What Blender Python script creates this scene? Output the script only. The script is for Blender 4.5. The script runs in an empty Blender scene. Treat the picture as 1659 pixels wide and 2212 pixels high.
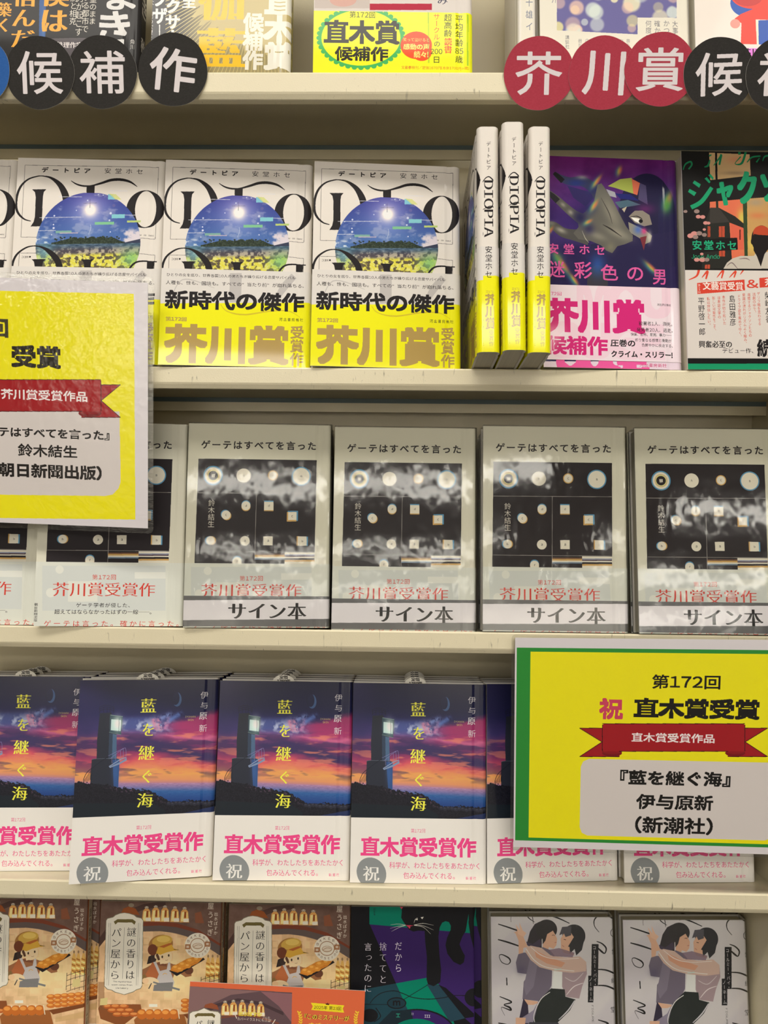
import bpy, math, random
import numpy as np
from mathutils import Matrix, Vector

# ------------------------------------------------------------------ camera, world, lights, exposure
MM = 0.001
HZ = 1.35                         # camera height above the floor, metres
FPX, IW, IH = 1661.0, 1659, 2212
YAW, PITCH, ROLL, DIST = 0.01856, -0.12, 0.00879, 665.0
scene = bpy.context.scene
COL = scene.collection

def cam_basis():
    cy, sy = math.cos(YAW), math.sin(YAW)
    f = np.array([-sy, cy, 0.]); r = np.array([cy, sy, 0.]); u = np.array([0., 0., 1.])
    cp, sp = math.cos(PITCH), math.sin(PITCH)
    f2 = f*cp+u*sp; u2 = u*cp-f*sp
    cr, sr = math.cos(ROLL), math.sin(ROLL)
    return r*cr+u2*sr, u2*cr-r*sr, f2
CR, CU, CF = cam_basis()
cd = bpy.data.cameras.new('camera'); cd.sensor_fit = 'VERTICAL'; cd.sensor_height = 36.0
cd.lens = 36.0*FPX/IH; cd.clip_start = 0.02; cd.clip_end = 50
camo = bpy.data.objects.new('camera', cd); COL.objects.link(camo)
m = Matrix.Identity(4)
for i in range(3):
    m[i][0] = CR[i]; m[i][1] = CU[i]; m[i][2] = -CF[i]
m[1][3] = -DIST*MM; m[2][3] = HZ
camo.matrix_world = m
scene.camera = camo

wd = bpy.data.worlds.new('store_ambience'); scene.world = wd; wd.use_nodes = True
wd.node_tree.nodes['Background'].inputs[0].default_value = (1.0, 0.96, 0.9, 1)
wd.node_tree.nodes['Background'].inputs[1].default_value = 0.02
def area(name, loc, size, sizey, power, color, rot=(0, 0, 0)):
    l = bpy.data.lights.new(name, 'AREA'); l.shape = 'RECTANGLE'; l.size = size; l.size_y = sizey
    l.energy = power; l.color = color
    o = bpy.data.objects.new(name, l); COL.objects.link(o); o.location = loc; o.rotation_euler = rot
    return o
WARM = (1.0, 0.95, 0.86)
area('ceiling_lamp', (-0.5, -0.75, 2.66), 1.7, 0.28, 26, WARM)
area('ceiling_lamp', (1.3, -0.75, 2.66), 1.2, 0.28, 16, WARM)
area('ceiling_lamp', (-0.2, -2.2, 2.66), 2.4, 0.3, 32, WARM)
for yy in (-3.9, -5.6, -7.3):
    for xx in (-2.6, 0.1, 2.8): area('ceiling_lamp', (xx, yy, 2.66), 2.0, 0.3, 30, WARM)  # unseen far rows, added to mirror as haze in the left sign
for xx in (-2.4, 2.4): area('added_haze_light', (xx, -8.9, 2.62), 3.6, 0.2, 130, WARM, (math.radians(-28), 0, 0))  # added lights, unseen: brighten the far wall so the laminated sign reflects it
scene.view_settings.view_transform = 'Standard'
scene.view_settings.look = 'None'
scene.view_settings.gamma = 1.0
scene.view_settings.use_curve_mapping = False
scene.view_settings.exposure = -0.26

# ------------------------------------------------------------------ geometry of placing
def rmat(yaw, lean, roll):
    return Matrix.Rotation(yaw, 3, 'Z') @ Matrix.Rotation(-lean, 3, 'X') @ Matrix.Rotation(roll, 3, 'Y')
def proj(p):
    q = np.array(p, float)-np.array([0, -DIST, 0]); z = q@CF
    return (IW/2+FPX*(q@CR)/z, IH/2-FPX*(q@CU)/z)
TILT = 0.21                       # the display shelves slope down to the back
LIPZ = {'A': 281.0, 'B': 43.3, 'C': -186.6, 'D': -429.8, 'E': -662.0}
LIPH = {'A': 20.7, 'B': 18.6, 'C': 20.1, 'D': 20.1, 'E': 20.0}
def floor_z(row, y): return LIPZ[row]-math.sin(TILT)/math.cos(TILT)*y
class Pose:
    def __init__(s, x, y, yaw, lean, roll, z): s.x, s.y, s.yaw, s.lean, s.roll, s.z = x, y, yaw, lean, roll, z; s.M = rmat(yaw, lean, roll)
    def world(s, u, v, d=0.0):
        w = s.M @ Vector((u, d, v)); return (w.x+s.x, w.y+s.y, w.z+s.z)
    def px(s, u, v): return proj(s.world(u, v))
def on(row, x, y, yaw, lean, roll, dz=0.0, W=129, T=18):
    """a book standing on a shelf: lifted just enough that its foot clears the board and the lip"""
    p = rest(Pose(x, y, yaw, lean, roll, floor_z(row, y)), row, W, T); p.z += dz; return p
def rest(p, row, W=129, T=18, turned=False):
    up = -1e9
    for i in range(9):
        for j in range(9):
            u, d = (T*i/8, W*j/8) if turned else (W*i/8, -.6+(T+.6)*j/8)
            q = p.world(u, 0, d)
            if q[1] < -.3: continue
            f = max(floor_z(row, q[1])-.55, LIPZ[row]+.05 if q[1] < 2 else -1e9)
            up = max(up, f-q[2])
    # edges crossing the lip between samples
    p.z += up+.35; return p

# ------------------------------------------------------------------ printing: glyph outlines and drawing onto print sheets
_G = {}
def glyph(ch):
    if ch in _G: return _G[ch]
    c = bpy.data.curves.new('g', 'FONT'); c.body = chr(ord(ch)+0xFEE0) if 0x21 <= ord(ch) <= 0x7e else ch; c.size = 1.0; c.resolution_u = 4
    o = bpy.data.objects.new('g', c); COL.objects.link(o)
    me = o.to_mesh()
    vs = np.array([v.co[:2] for v in me.vertices]) if len(me.vertices) else np.zeros((0, 2))
    cnt = {}
    for p in me.polygons:
        k = list(p.vertices)
        for i in range(len(k)):
            e = (min(k[i], k[i-1]), max(k[i], k[i-1])); cnt[e] = cnt.get(e, 0)+1
    ed = [e for e, n in cnt.items() if n == 1]
    E = np.array([[vs[a], vs[b]] for a, b in ed]) if ed else np.zeros((0, 2, 2))
    o.to_mesh_clear(); bpy.data.objects.remove(o); bpy.data.curves.remove(c)
    _G[ch] = E
    return E
def is_ascii(c): return ord(c) < 0x2000
def layout(s, vert=False, gap=0.0):
    out = []; x = 0.0; y = 0.0
    for ch in s:
        E = glyph(ch)
        if vert:
            if len(E):
                E = E.copy()
                if ch in 'ー─―（）()『』「」・-~' and ch not in '・':
                    cx, cy = 0.5, 0.38
                    X = E[..., 0]-cx; Y = E[..., 1]-cy
                    E = np.stack([Y+cx, -X+cy], -1)
                elif ch in '、。': E = E+np.array([0.6, 0.55])
                elif ch in 'っゃゅょァャュョッ': E = E+np.array([0.1, 0.08])
                elif is_ascii(ch):
                    E = E+np.array([0.5-(E[..., 0].min()+E[..., 0].max())/2, 0])
                out.append(E+np.array([0, y]))
            y -= 1.0+gap
        else:
            if is_ascii(ch):
                if len(E):
                    w = E[..., 0].max()-E[..., 0].min()
                    out.append(E+np.array([x+0.05-E[..., 0].min(), 0])); x += w+0.1+gap
                else: x += 0.35
            else:
                if len(E): out.append(E+np.array([x, 0]))
                x += 1.0+gap
    return out
def shift(mk, dx, dy):
    r = np.zeros_like(mk); h, w = mk.shape
    ys, yd = (slice(0, h-dy), slice(dy, h)) if dy >= 0 else (slice(-dy, h), slice(0, h+dy))
    xs, xd = (slice(0, w-dx), slice(dx, w)) if dx >= 0 else (slice(-dx, w), slice(0, w+dx))
    r[yd, xd] = mk[ys, xs]; return r
def dil(mk, rx, ry=None):
    ry = rx if ry is None else ry
    rx = int(round(rx)); ry = int(round(ry))
    if rx <= 0 and ry <= 0: return mk
    out = mk.copy()
    for dy in range(-ry, ry+1):
        w = int(rx*math.sqrt(max(0, 1-(dy/(ry+.3))**2))) if ry else rx
        row = mk.copy()
        for dx in range(1, w+1): row |= shift(mk, dx, 0) | shift(mk, -dx, 0)
        out |= shift(row, 0, dy)
    return out
def runs(mk, ax):
    """for every pixel: distance to the nearest True before and after it along the axis"""
    if ax == 1: a, b = runs(mk.T, 0); return a.T, b.T
    h = mk.shape[0]; i = np.arange(h)[:, None]
    up = i-np.maximum.accumulate(np.where(mk, i, -9999), 0)
    dn = np.minimum.accumulate(np.where(mk, i, 99999)[::-1], 0)[::-1]-i
    return up, dn
def fatten(mk, r, ax, keep=.27, em=0):
    up, dn = runs(mk, ax); d = np.minimum(up, dn)
    return mk | (d <= np.minimum(r, np.maximum(keep*(up+dn-1), 0))) | ((up+dn-1) <= em*.034)
def thin(mk, r, ax, keep=.3):
    up, dn = runs(~mk, ax); d = np.minimum(up, dn)
    return mk & (d > np.minimum(r, keep*(up+dn-1)))
def fillmask(E, w, h, ox, oy):
    """even-odd fill of edge list E (canvas px) in window (ox,oy,w,h)"""
    X = np.arange(w)+ox+0.5; Y = np.arange(h)+oy+0.5
    m_ = np.zeros((h, w), bool)
    for (x0, y0), (x1, y1) in E:
        if y0 == y1: continue
        if y0 > y1: x0, y0, x1, y1 = x1, y1, x0, y0
        a = max(0, int(math.floor(y0-oy))); b = min(h, int(math.ceil(y1-oy))+1)
        if a >= b: continue
        Yr = Y[a:b]; c = (Yr >= y0) & (Yr < y1)
        xc = x0+(Yr-y0)*(x1-x0)/(y1-y0)
        m_[a:b] ^= (X[None, :] < xc[:, None]) & c[:, None]
    return m_
def homog(src, dst):
    A = []
    for (x, y), (u, v) in zip(src, dst):
        A.append([x, y, 1, 0, 0, 0, -u*x, -u*y, -u]); A.append([0, 0, 0, x, y, 1, -v*x, -v*y, -v])
    return np.linalg.svd(np.array(A, float))[2][-1].reshape(3, 3)
def happ(H, x, y):
    x = np.asarray(x, float); y = np.asarray(y, float)
    w = H[2, 0]*x+H[2, 1]*y+H[2, 2]
    return (H[0, 0]*x+H[0, 1]*y+H[0, 2])/w, (H[1, 0]*x+H[1, 1]*y+H[1, 2])/w
_rng = np.random.RandomState(7)
def vnoise(x, y, seed=0):
    t = np.random.RandomState(seed).rand(64, 64)
    xi = np.floor(x).astype(int); yi = np.floor(y).astype(int); fx = x-xi; fy = y-yi
    fx = fx*fx*(3-2*fx); fy = fy*fy*(3-2*fy)
    a = t[yi % 64, xi % 64]; b = t[yi % 64, (xi+1) % 64]; c = t[(yi+1) % 64, xi % 64]; d = t[(yi+1) % 64, (xi+1) % 64]
    return (a*(1-fx)+b*fx)*(1-fy)+(c*(1-fx)+d*fx)*fy
def fbm(x, y, seed=0, o=4):
    s = 0; a = .5
    for k in range(o): s = s+a*vnoise(x*2**k, y*2**k, seed+k); a *= .5
    return s/(1-.5**o)
def sm(a, b, x): t = np.clip((x-a)/(b-a), 0, 1); return t*t*(3-2*t)

RES = 6.0
WGT = 0.95
GAIN = 1.06
class Sheet:
    """a printed sheet w x h mm; drawing is given in the measured frame of a reference copy (pose), view = (ox, oy, scale)"""
    def __init__(s, name, w, h, pose, bg, v0=0.0, res=RES):
        s.name, s.w, s.h, s.v0, s.res = name, w, h, v0, res
        s.W, s.H = int(round(w*res)), int(round(h*res))
        s.a = np.empty((s.H, s.W, 3), np.float32); s.a[:] = np.array(bg, np.float32)/255
        s.al = np.ones((s.H, s.W), np.float32)
        s.view = (0, 0, 1.0)
        if pose is not None: s.ref(pose)
    def ref(s, pose):
        src = [(0, 0), (s.w, 0), (s.w, s.h), (0, s.h)]       # canvas mm, y down
        dst = [pose.px(0, s.v0+s.h), pose.px(s.w, s.v0+s.h), pose.px(s.w, s.v0), pose.px(0, s.v0)]
        s.F = homog(src, dst); s.B = homog(dst, src)
        return s
    def flat(s):                    # draw straight in mm from the top left
        s.F = s.B = np.eye(3); s.view = (0, 0, 1.0); return s
    def v(s, ox, oy, k): s.view = (ox, oy, k); return s
    def c(s, x, y):
        ox, oy, k = s.view
        u, w = happ(s.B, np.asarray(x, float)/k+ox, np.asarray(y, float)/k+oy)
        return u*s.res, w*s.res
    def grid(s, reg=None):
        y0, y1, x0, x1 = reg if reg else (0, s.H, 0, s.W)
        X, Y = np.meshgrid((np.arange(x0, x1)+.5)/s.res, (np.arange(y0, y1)+.5)/s.res)
        px, py = happ(s.F, X, Y); ox, oy, k = s.view
        return (px-ox)*k, (py-oy)*k
    def win(s, xs, ys, pad=1):
        x0 = max(0, int(math.floor(min(xs)-pad))); x1 = min(s.W, int(math.ceil(max(xs)+pad)))
        y0 = max(0, int(math.floor(min(ys)-pad))); y1 = min(s.H, int(math.ceil(max(ys)+pad)))
        return x0, y0, x1, y1
    def put(s, x0, y0, mk, col, al=1.0):
        h, w = mk.shape; reg = s.a[y0:y0+h, x0:x0+w]
        m_ = (mk.astype(np.float32)*al)[..., None]
        reg[:] = reg*(1-m_)+(np.array(col, np.float32)/255)*m_
    def poly(s, pts, col, al=1.0):
        X, Y = s.c([p[0] for p in pts], [p[1] for p in pts])
        x0, y0, x1, y1 = s.win(X, Y)
        if x1 <= x0 or y1 <= y0: return
        P = list(zip(X, Y)); E = [(P[i-1], P[i]) for i in range(len(P))]
        s.put(x0, y0, fillmask(E, x1-x0, y1-y0, x0, y0), col, al)
    def rect(s, x0, y0, x1, y1, col, al=1.0): s.poly([(x0, y0), (x1, y0), (x1, y1), (x0, y1)], col, al)
    def ell(s, cx, cy, rx, ry, col, al=1.0, a0=0, a1=360, rot=0, n=48):
        r = math.radians(rot); P = []
        for i in range(n):
            t = math.radians(a0+(a1-a0)*i/(n if a1-a0 >= 360 else n-1)); x = rx*math.cos(t); y = ry*math.sin(t)
            P.append((cx+x*math.cos(r)-y*math.sin(r), cy+x*math.sin(r)+y*math.cos(r)))
        s.poly(P, col, al)
    def blob(s, cx, cy, rx, ry, col, al=1.0, rot=0):
        X, Y = s.c([cx-2.2*max(rx, ry), cx+2.2*max(rx, ry)], [cy-2.2*max(rx, ry), cy+2.2*max(rx, ry)])
        x0, y0, x1, y1 = s.win(X, Y)
        if x1 <= x0 or y1 <= y0: return
        GX, GY = s.grid((y0, y1, x0, x1)); r = math.radians(rot)
        dx = GX-cx; dy = GY-cy; a = (dx*math.cos(r)+dy*math.sin(r))/rx; b = (-dx*math.sin(r)+dy*math.cos(r))/ry
        s.put(x0, y0, np.exp(-(a*a+b*b)), col, al)
    def stroke(s, pts, col, w=None, al=1.0):
        """pts (x,y[,w]) smooth variable-width brush stroke"""
        P = [(p[0], p[1], p[2] if len(p) > 2 else w) for p in pts]
        Q = []
        if len(P) > 2:
            for i in range(len(P)-1):
                p0 = P[max(i-1, 0)]; p1 = P[i]; p2 = P[i+1]; p3 = P[min(i+2, len(P)-1)]
                for k in range(8):
                    t = k/8
                    Q.append(tuple(.5*((2*p1[j])+(-p0[j]+p2[j])*t+(2*p0[j]-5*p1[j]+4*p2[j]-p3[j])*t*t+(-p0[j]+3*p1[j]-3*p2[j]+p3[j])*t**3) for j in range(3)))
            Q.append(P[-1])
        else: Q = P
        L, R_ = [], []
        for i, q in enumerate(Q):
            a = Q[max(i-1, 0)]; b = Q[min(i+1, len(Q)-1)]
            dx, dy = b[0]-a[0], b[1]-a[1]; n = math.hypot(dx, dy) or 1
            h = max(q[2], .1)/2
            L.append((q[0]-dy/n*h, q[1]+dx/n*h)); R_.append((q[0]+dy/n*h, q[1]-dx/n*h))
        # union of segments (robust for bends)
        X, Y = s.c([p[0] for p in L+R_], [p[1] for p in L+R_]); x0, y0, x1, y1 = s.win(X, Y, 2)
        if x1 <= x0 or y1 <= y0: return
        n = len(Q); mk = np.zeros((y1-y0, x1-x0), bool)
        for i in range(n-1):
            ids = [i, i+1, n+i+1, n+i]
            pp = [(X[j], Y[j]) for j in ids]
            bx0 = max(x0, int(min(p[0] for p in pp))-1); bx1 = min(x1, int(max(p[0] for p in pp))+2)
            by0 = max(y0, int(min(p[1] for p in pp))-1); by1 = min(y1, int(max(p[1] for p in pp))+2)
            if bx1 <= bx0 or by1 <= by0: continue
            mk[by0-y0:by1-y0, bx0-x0:bx1-x0] |= fillmask([(pp[k-1], pp[k]) for k in range(4)], bx1-bx0, by1-by0, bx0, by0)
        s.put(x0, y0, mk, col, al)
    def text(s, t, x0, y0, x1, y1, col=(25, 22, 22), w=0.0, st='g', vert=False, al=1.0, gap=0.0, mirror=False, turn=False):
        X, Y = s.c([x0, x1], [y0, y1]); bx0, bx1 = X; by0, by1 = Y
        if bx1-bx0 < 1 or by1-by0 < 1: return
        if bx0 > s.W or bx1 < 0 or by0 > s.H or by1 < 0: return
        G = layout(t, vert, gap)
        if not G: return
        if turn:                                     # whole line turned a quarter clockwise
            G = [np.stack([g[..., 1], -g[..., 0]], -1) for g in G]
        mnx = min(g[..., 0].min() for g in G); mxx = max(g[..., 0].max() for g in G)
        mny = min(g[..., 1].min() for g in G); mxy = max(g[..., 1].max() for g in G)
        sx = (bx1-bx0)/max(mxx-mnx, 1e-6); sy = (by1-by0)/max(mxy-mny, 1e-6)
        if len(G) > 1 and not turn:              # keep the characters' own proportions within reason
            if not vert and sy > 1.13*sx: k = 1.13*sx*(mxy-mny); cyb = (by0+by1)/2; by0, by1 = cyb-k/2, cyb+k/2; sy = 1.13*sx
            if vert and sx > 1.15*sy: k = 1.15*sy*(mxx-mnx); cxb = (bx0+bx1)/2; bx0, bx1 = cxb-k/2, cxb+k/2; sx = 1.15*sy
            if not vert and sy < .92*sx:
                k = min(.92*sx*(mxy-mny), 1e9); cyb = (by0+by1)/2; by0, by1 = cyb-k/2, cyb+k/2; sy = .92*sx
            if vert and sx < .88*sy:
                k = .88*sy*(mxx-mnx); cxb = (bx0+bx1)/2; bx0, bx1 = cxb-k/2, cxb+k/2; sx = .88*sy
        em = min(sx, sy); rr = (w*WGT+.006)*em
        sx = (bx1-bx0-2*rr)/(mxx-mnx); sy = (by1-by0-2*rr)/(mxy-mny)
        for g in G:
            gx = (g[..., 0]-mnx)*sx; gy = (mxy-g[..., 1])*sy
            if mirror: gx = (mxx-mnx)*sx-gx
            E = np.stack([gx+bx0+rr, gy+by0+rr], -1)
            pad = int(rr)+3
            a0 = int(math.floor(E[..., 0].min()))-pad; a1 = int(math.ceil(E[..., 0].max()))+pad
            b0 = int(math.floor(E[..., 1].min()))-pad; b1 = int(math.ceil(E[..., 1].max()))+pad
            if a1 <= 0 or b1 <= 0 or a0 >= s.W or b0 >= s.H: continue
            mk = fillmask(E, a1-a0, b1-b0, a0, b0)
            if st == 'm' and em > 14:                # brush style: thin the level strokes, keep the upright ones
                tx = 1 if turn else 0
                mk = thin(mk, em*.02, tx); mk = fatten(mk, max(rr*1.2, em*.014), 1-tx); mk = fatten(mk, rr*.4, tx)
            elif rr >= .5: mk = fatten(fatten(mk, rr, 0, em=em), rr, 1, em=em); mk = fatten(mk, 0, 0, em=em)
            c0 = max(0, a0); c1 = min(s.W, a1); d0 = max(0, b0); d1 = min(s.H, b1)
            s.put(c0, d0, mk[d0-b0:d1-b0, c0-a0:c1-a0], col, al)
    def image(s):
        im = bpy.data.images.new('print_'+s.name, s.W, s.H, alpha=True)
        im.colorspace_settings.name = 'sRGB'
        px = np.ones((s.H, s.W, 4), np.float32)
        px[..., :3] = np.clip(s.a*GAIN, 0, 0.93); px[..., 3] = s.al
        im.pixels.foreach_set(px[::-1].ravel()); im.update(); im.pack()
        return im

# ------------------------------------------------------------------ materials
def srgb(c, g=1.0):
    o = []
    for v in c:
        v = min(1, v/255*g); o.append(v/12.92 if v <= .04045 else ((v+.055)/1.055)**2.4)
    return (*o, 1)
def newmat(name):
    m_ = bpy.data.materials.new(name); m_.use_nodes = True
    nt = m_.node_tree; b = nt.nodes['Principled BSDF']; return m_, nt, b
def plain(name, col, rough=.5, spec=.5, bump=0.0, bscale=300, metallic=0):
    m_, nt, b = newmat(name)
    b.inputs['Base Color'].default_value = srgb(col); b.inputs['Roughness'].default_value = rough
    b.inputs['Specular IOR Level'].default_value = spec; b.inputs['Metallic'].default_value = metallic
    n = nt.nodes.new('ShaderNodeTexNoise'); n.inputs['Scale'].default_value = bscale
    tc = nt.nodes.new('ShaderNodeTexCoord'); nt.links.new(tc.outputs['Object'], n.inputs['Vector'])
    mx = nt.nodes.new('ShaderNodeMix'); mx.data_type = 'RGBA'; mx.blend_type = 'MULTIPLY'
    mx.inputs[0].default_value = .06
    mx.inputs[6].default_value = srgb(col); nt.links.new(n.outputs['Color'], mx.inputs[7]); nt.links.new(mx.outputs[2], b.inputs['Base Color'])
    if bump:
        bp = nt.nodes.new('ShaderNodeBump'); bp.inputs['Strength'].default_value = bump; bp.inputs['Distance'].default_value = .0005
        nt.links.new(n.outputs['Fac'], bp.inputs['Height']); nt.links.new(bp.outputs['Normal'], b.inputs['Normal'])
    return m_
def print_mat(sheet, rough=.5, coat=0.0, coat_rough=.06, alpha=False, bump=0.0, bscale=18, spec=.12):
    rough = max(rough, .45)
    m_, nt, b = newmat('printed_'+sheet.name)
    t = nt.nodes.new('ShaderNodeTexImage'); t.image = sheet.image(); t.extension = 'EXTEND'
    uv = nt.nodes.new('ShaderNodeUVMap'); uv.uv_map = 'uv'; nt.links.new(uv.outputs[0], t.inputs[0])
    nt.links.new(t.outputs['Color'], b.inputs['Base Color'])
    b.inputs['Roughness'].default_value = rough; b.inputs['Specular IOR Level'].default_value = spec
    b.inputs['Coat Weight'].default_value = coat; b.inputs['Coat Roughness'].default_value = coat_rough
    if alpha: nt.links.new(t.outputs['Alpha'], b.inputs['Alpha'])
    if bump:
        n = nt.nodes.new('ShaderNodeTexNoise'); n.inputs['Scale'].default_value = bscale; n.inputs['Detail'].default_value = 2
        tc = nt.nodes.new('ShaderNodeTexCoord'); nt.links.new(tc.outputs['Object'], n.inputs['Vector'])
        bp = nt.nodes.new('ShaderNodeBump'); bp.inputs['Strength'].default_value = bump; bp.inputs['Distance'].default_value = .002
        nt.links.new(n.outputs['Fac'], bp.inputs['Height']); nt.links.new(bp.outputs['Normal'], b.inputs['Coat Normal'])
    return m_
def film(name, strength=.5, scale=(30, 30, 30), fac=.5, rough=.06, base=.05):
    """clear glossy plastic film"""
    m_ = bpy.data.materials.new(name); m_.use_nodes = True; nt = m_.node_tree
    for n in list(nt.nodes): nt.nodes.remove(n)
    out = nt.nodes.new('ShaderNodeOutputMaterial'); tr = nt.nodes.new('ShaderNodeBsdfTransparent'); gl = nt.nodes.new('ShaderNodeBsdfGlossy')
    mx = nt.nodes.new('ShaderNodeMixShader'); fr = nt.nodes.new('ShaderNodeFresnel'); fr.inputs[0].default_value = 1.5
    gl.inputs['Roughness'].default_value = rough; tr.inputs[0].default_value = (.97, .97, .96, 1)
    ma = nt.nodes.new('ShaderNodeMath'); ma.operation = 'MULTIPLY_ADD'; ma.inputs[1].default_value = fac; ma.inputs[2].default_value = base
    nt.links.new(fr.outputs[0], ma.inputs[0]); nt.links.new(ma.outputs[0], mx.inputs[0])
    n = nt.nodes.new('ShaderNodeTexNoise'); n.inputs['Scale'].default_value = 1.0; n.inputs['Detail'].default_value = 4; n.inputs['Roughness'].default_value = .6
    tc = nt.nodes.new('ShaderNodeTexCoord'); mp = nt.nodes.new('ShaderNodeMapping'); mp.inputs['Scale'].default_value = scale
    nt.links.new(tc.outputs['Object'], mp.inputs[0]); nt.links.new(mp.outputs[0], n.inputs['Vector'])
    bp = nt.nodes.new('ShaderNodeBump'); bp.inputs['Strength'].default_value = strength; bp.inputs['Distance'].default_value = .003
    nt.links.new(n.outputs['Fac'], bp.inputs['Height']); nt.links.new(bp.outputs['Normal'], gl.inputs['Normal']); nt.links.new(bp.outputs['Normal'], fr.inputs['Normal'])
    nt.links.new(tr.outputs[0], mx.inputs[1]); nt.links.new(gl.outputs[0], mx.inputs[2]); nt.links.new(mx.outputs[0], out.inputs[0])
    return m_
def shelf_paint(name, col, scuffs=True):
    m_, nt, b = newmat(name)
    b.inputs['Roughness'].default_value = .32; b.inputs['Specular IOR Level'].default_value = .5
    tc = nt.nodes.new('ShaderNodeTexCoord')
    def noise(scale, detail, dist=0):
        mp = nt.nodes.new('ShaderNodeMapping'); mp.inputs['Scale'].default_value = scale
        n = nt.nodes.new('ShaderNodeTexNoise'); n.inputs['Scale'].default_value = 1; n.inputs['Detail'].default_value = detail; n.inputs['Distortion'].default_value = dist
        nt.links.new(tc.outputs['Object'], mp.inputs[0]); nt.links.new(mp.outputs[0], n.inputs['Vector']); return n
    def ramp(n, a, c):
        r = nt.nodes.new('ShaderNodeMapRange'); r.inputs['From Min'].default_value = a; r.inputs['From Max'].default_value = c
        nt.links.new(n.outputs['Fac'], r.inputs['Value']); return r
    base = srgb(col)
    if scuffs:
        n1 = ramp(noise((420, 60, 48), 2, .6), .66, .72); n2 = ramp(noise((22, 22, 60), 2), .47, .60)
        ml = nt.nodes.new('ShaderNodeMath'); ml.operation = 'MULTIPLY'; nt.links.new(n1.outputs[0], ml.inputs[0]); nt.links.new(n2.outputs[0], ml.inputs[1])
        n3 = ramp(noise((260, 260, 260), 3, .3), .70, .78)
        ad = nt.nodes.new('ShaderNodeMath'); ad.operation = 'MULTIPLY_ADD'; ad.inputs[1].default_value = .6; ad.use_clamp = True
        nt.links.new(n3.outputs[0], ad.inputs[0]); nt.links.new(ml.outputs[0], ad.inputs[2])
        mx = nt.nodes.new('ShaderNodeMix'); mx.data_type = 'RGBA'; mx.inputs[6].default_value = base; mx.inputs[7].default_value = srgb((112, 104, 84))
        m2 = nt.nodes.new('ShaderNodeMath'); m2.operation = 'MULTIPLY'; m2.inputs[1].default_value = .75
        nt.links.new(ad.outputs[0], m2.inputs[0]); nt.links.new(m2.outputs[0], mx.inputs[0]); nt.links.new(mx.outputs[2], b.inputs['Base Color'])
    else: b.inputs['Base Color'].default_value = base
    n = noise((900, 900, 900), 1)
    bp = nt.nodes.new('ShaderNodeBump'); bp.inputs['Strength'].default_value = .25; bp.inputs['Distance'].default_value = .0003
    nt.links.new(n.outputs['Fac'], bp.inputs['Height']); nt.links.new(bp.outputs['Normal'], b.inputs['Normal'])
    return m_
def pages_mat(name, col):
    m_, nt, b = newmat(name); b.inputs['Roughness'].default_value = .8
    tc = nt.nodes.new('ShaderNodeTexCoord'); mp = nt.nodes.new('ShaderNodeMapping'); mp.inputs['Scale'].default_value = (3, 4600, 3)
    n = nt.nodes.new('ShaderNodeTexNoise'); n.inputs['Scale'].default_value = 1; n.inputs['Detail'].default_value = 2
    nt.links.new(tc.outputs['Object'], mp.inputs[0]); nt.links.new(mp.outputs[0], n.inputs['Vector'])
    mx = nt.nodes.new('ShaderNodeMix'); mx.data_type = 'RGBA'; mx.inputs[6].default_value = srgb([c*.78 for c in col]); mx.inputs[7].default_value = srgb(col)
    nt.links.new(n.outputs['Fac'], mx.inputs[0]); nt.links.new(mx.outputs[2], b.inputs['Base Color'])
    return m_
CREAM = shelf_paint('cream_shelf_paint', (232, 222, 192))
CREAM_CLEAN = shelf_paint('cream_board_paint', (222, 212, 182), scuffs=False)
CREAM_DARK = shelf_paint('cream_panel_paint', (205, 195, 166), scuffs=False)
REVEAL = plain('grey_blue_strip', (104, 122, 128), .5)
PAGES = pages_mat('page_edges', (236, 229, 208))
WHITE_STOCK = plain('white_card_stock', (228, 224, 218), .6)
BOARD = plain('grey_board', (190, 188, 182), .7)
WRAP = film('shrink_wrap_film', .30, (17, 17, 8), .42, .07, .012)
LAMI = film('laminating_film', .13, (70, 40, 230), .9, .06, .03)

# ------------------------------------------------------------------ mesh helpers
def mesh_obj(name, verts, faces, mats, parent=None, fmat=None, uvs=None, smooth=False):
    me = bpy.data.meshes.new(name); me.from_pydata([(x*MM, y*MM, z*MM) for x, y, z in verts], [], faces)
    for m_ in mats: me.materials.append(m_)
    if fmat: me.polygons.foreach_set('material_index', fmat)
    if uvs:
        l = me.uv_layers.new(name='uv'); l.data.foreach_set('uv', [c for f in uvs for p in f for c in p])
    if smooth: me.polygons.foreach_set('use_smooth', [True]*len(me.polygons))
    me.update(); o = bpy.data.objects.new(name, me); COL.objects.link(o)
    if parent: o.parent = parent
    return o
def box(name, x0, x1, y0, y1, z0, z1, mat, parent=None):
    v = [(x, y, z) for z in (z0, z1) for y in (y0, y1) for x in (x0, x1)]
    f = [(0, 2, 3, 1), (4, 5, 7, 6), (0, 1, 5, 4), (2, 6, 7, 3), (0, 4, 6, 2), (1, 3, 7, 5)]
    return mesh_obj(name, v, f, [mat], parent)
def extr_x(name, prof, x0, x1, mat, parent=None):
    n = len(prof); v = [(x0, y, z) for y, z in prof]+[(x1, y, z) for y, z in prof]
    f = [(i, (i+1) % n, n+(i+1) % n, n+i) for i in range(n)]+[tuple(range(n-1, -1, -1)), tuple(range(n, 2*n))]
    return mesh_obj(name, v, f, [mat], parent)
def empty(name, label, cat, group=None, pose=None):
    o = bpy.data.objects.new(name, None); o.empty_display_size = .02; COL.objects.link(o)
    o['label'] = label; o['category'] = cat
    if group: o['group'] = group
    if pose: place(o, pose)
    return o
def place(o, pose, extra=None):
    M = pose.M.to_4x4()
    t = Vector((pose.x*MM, pose.y*MM, pose.z*MM+HZ))
    M = Matrix.Translation(t) @ M
    if extra is not None: M = M @ extra
    o.matrix_world = M
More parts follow.
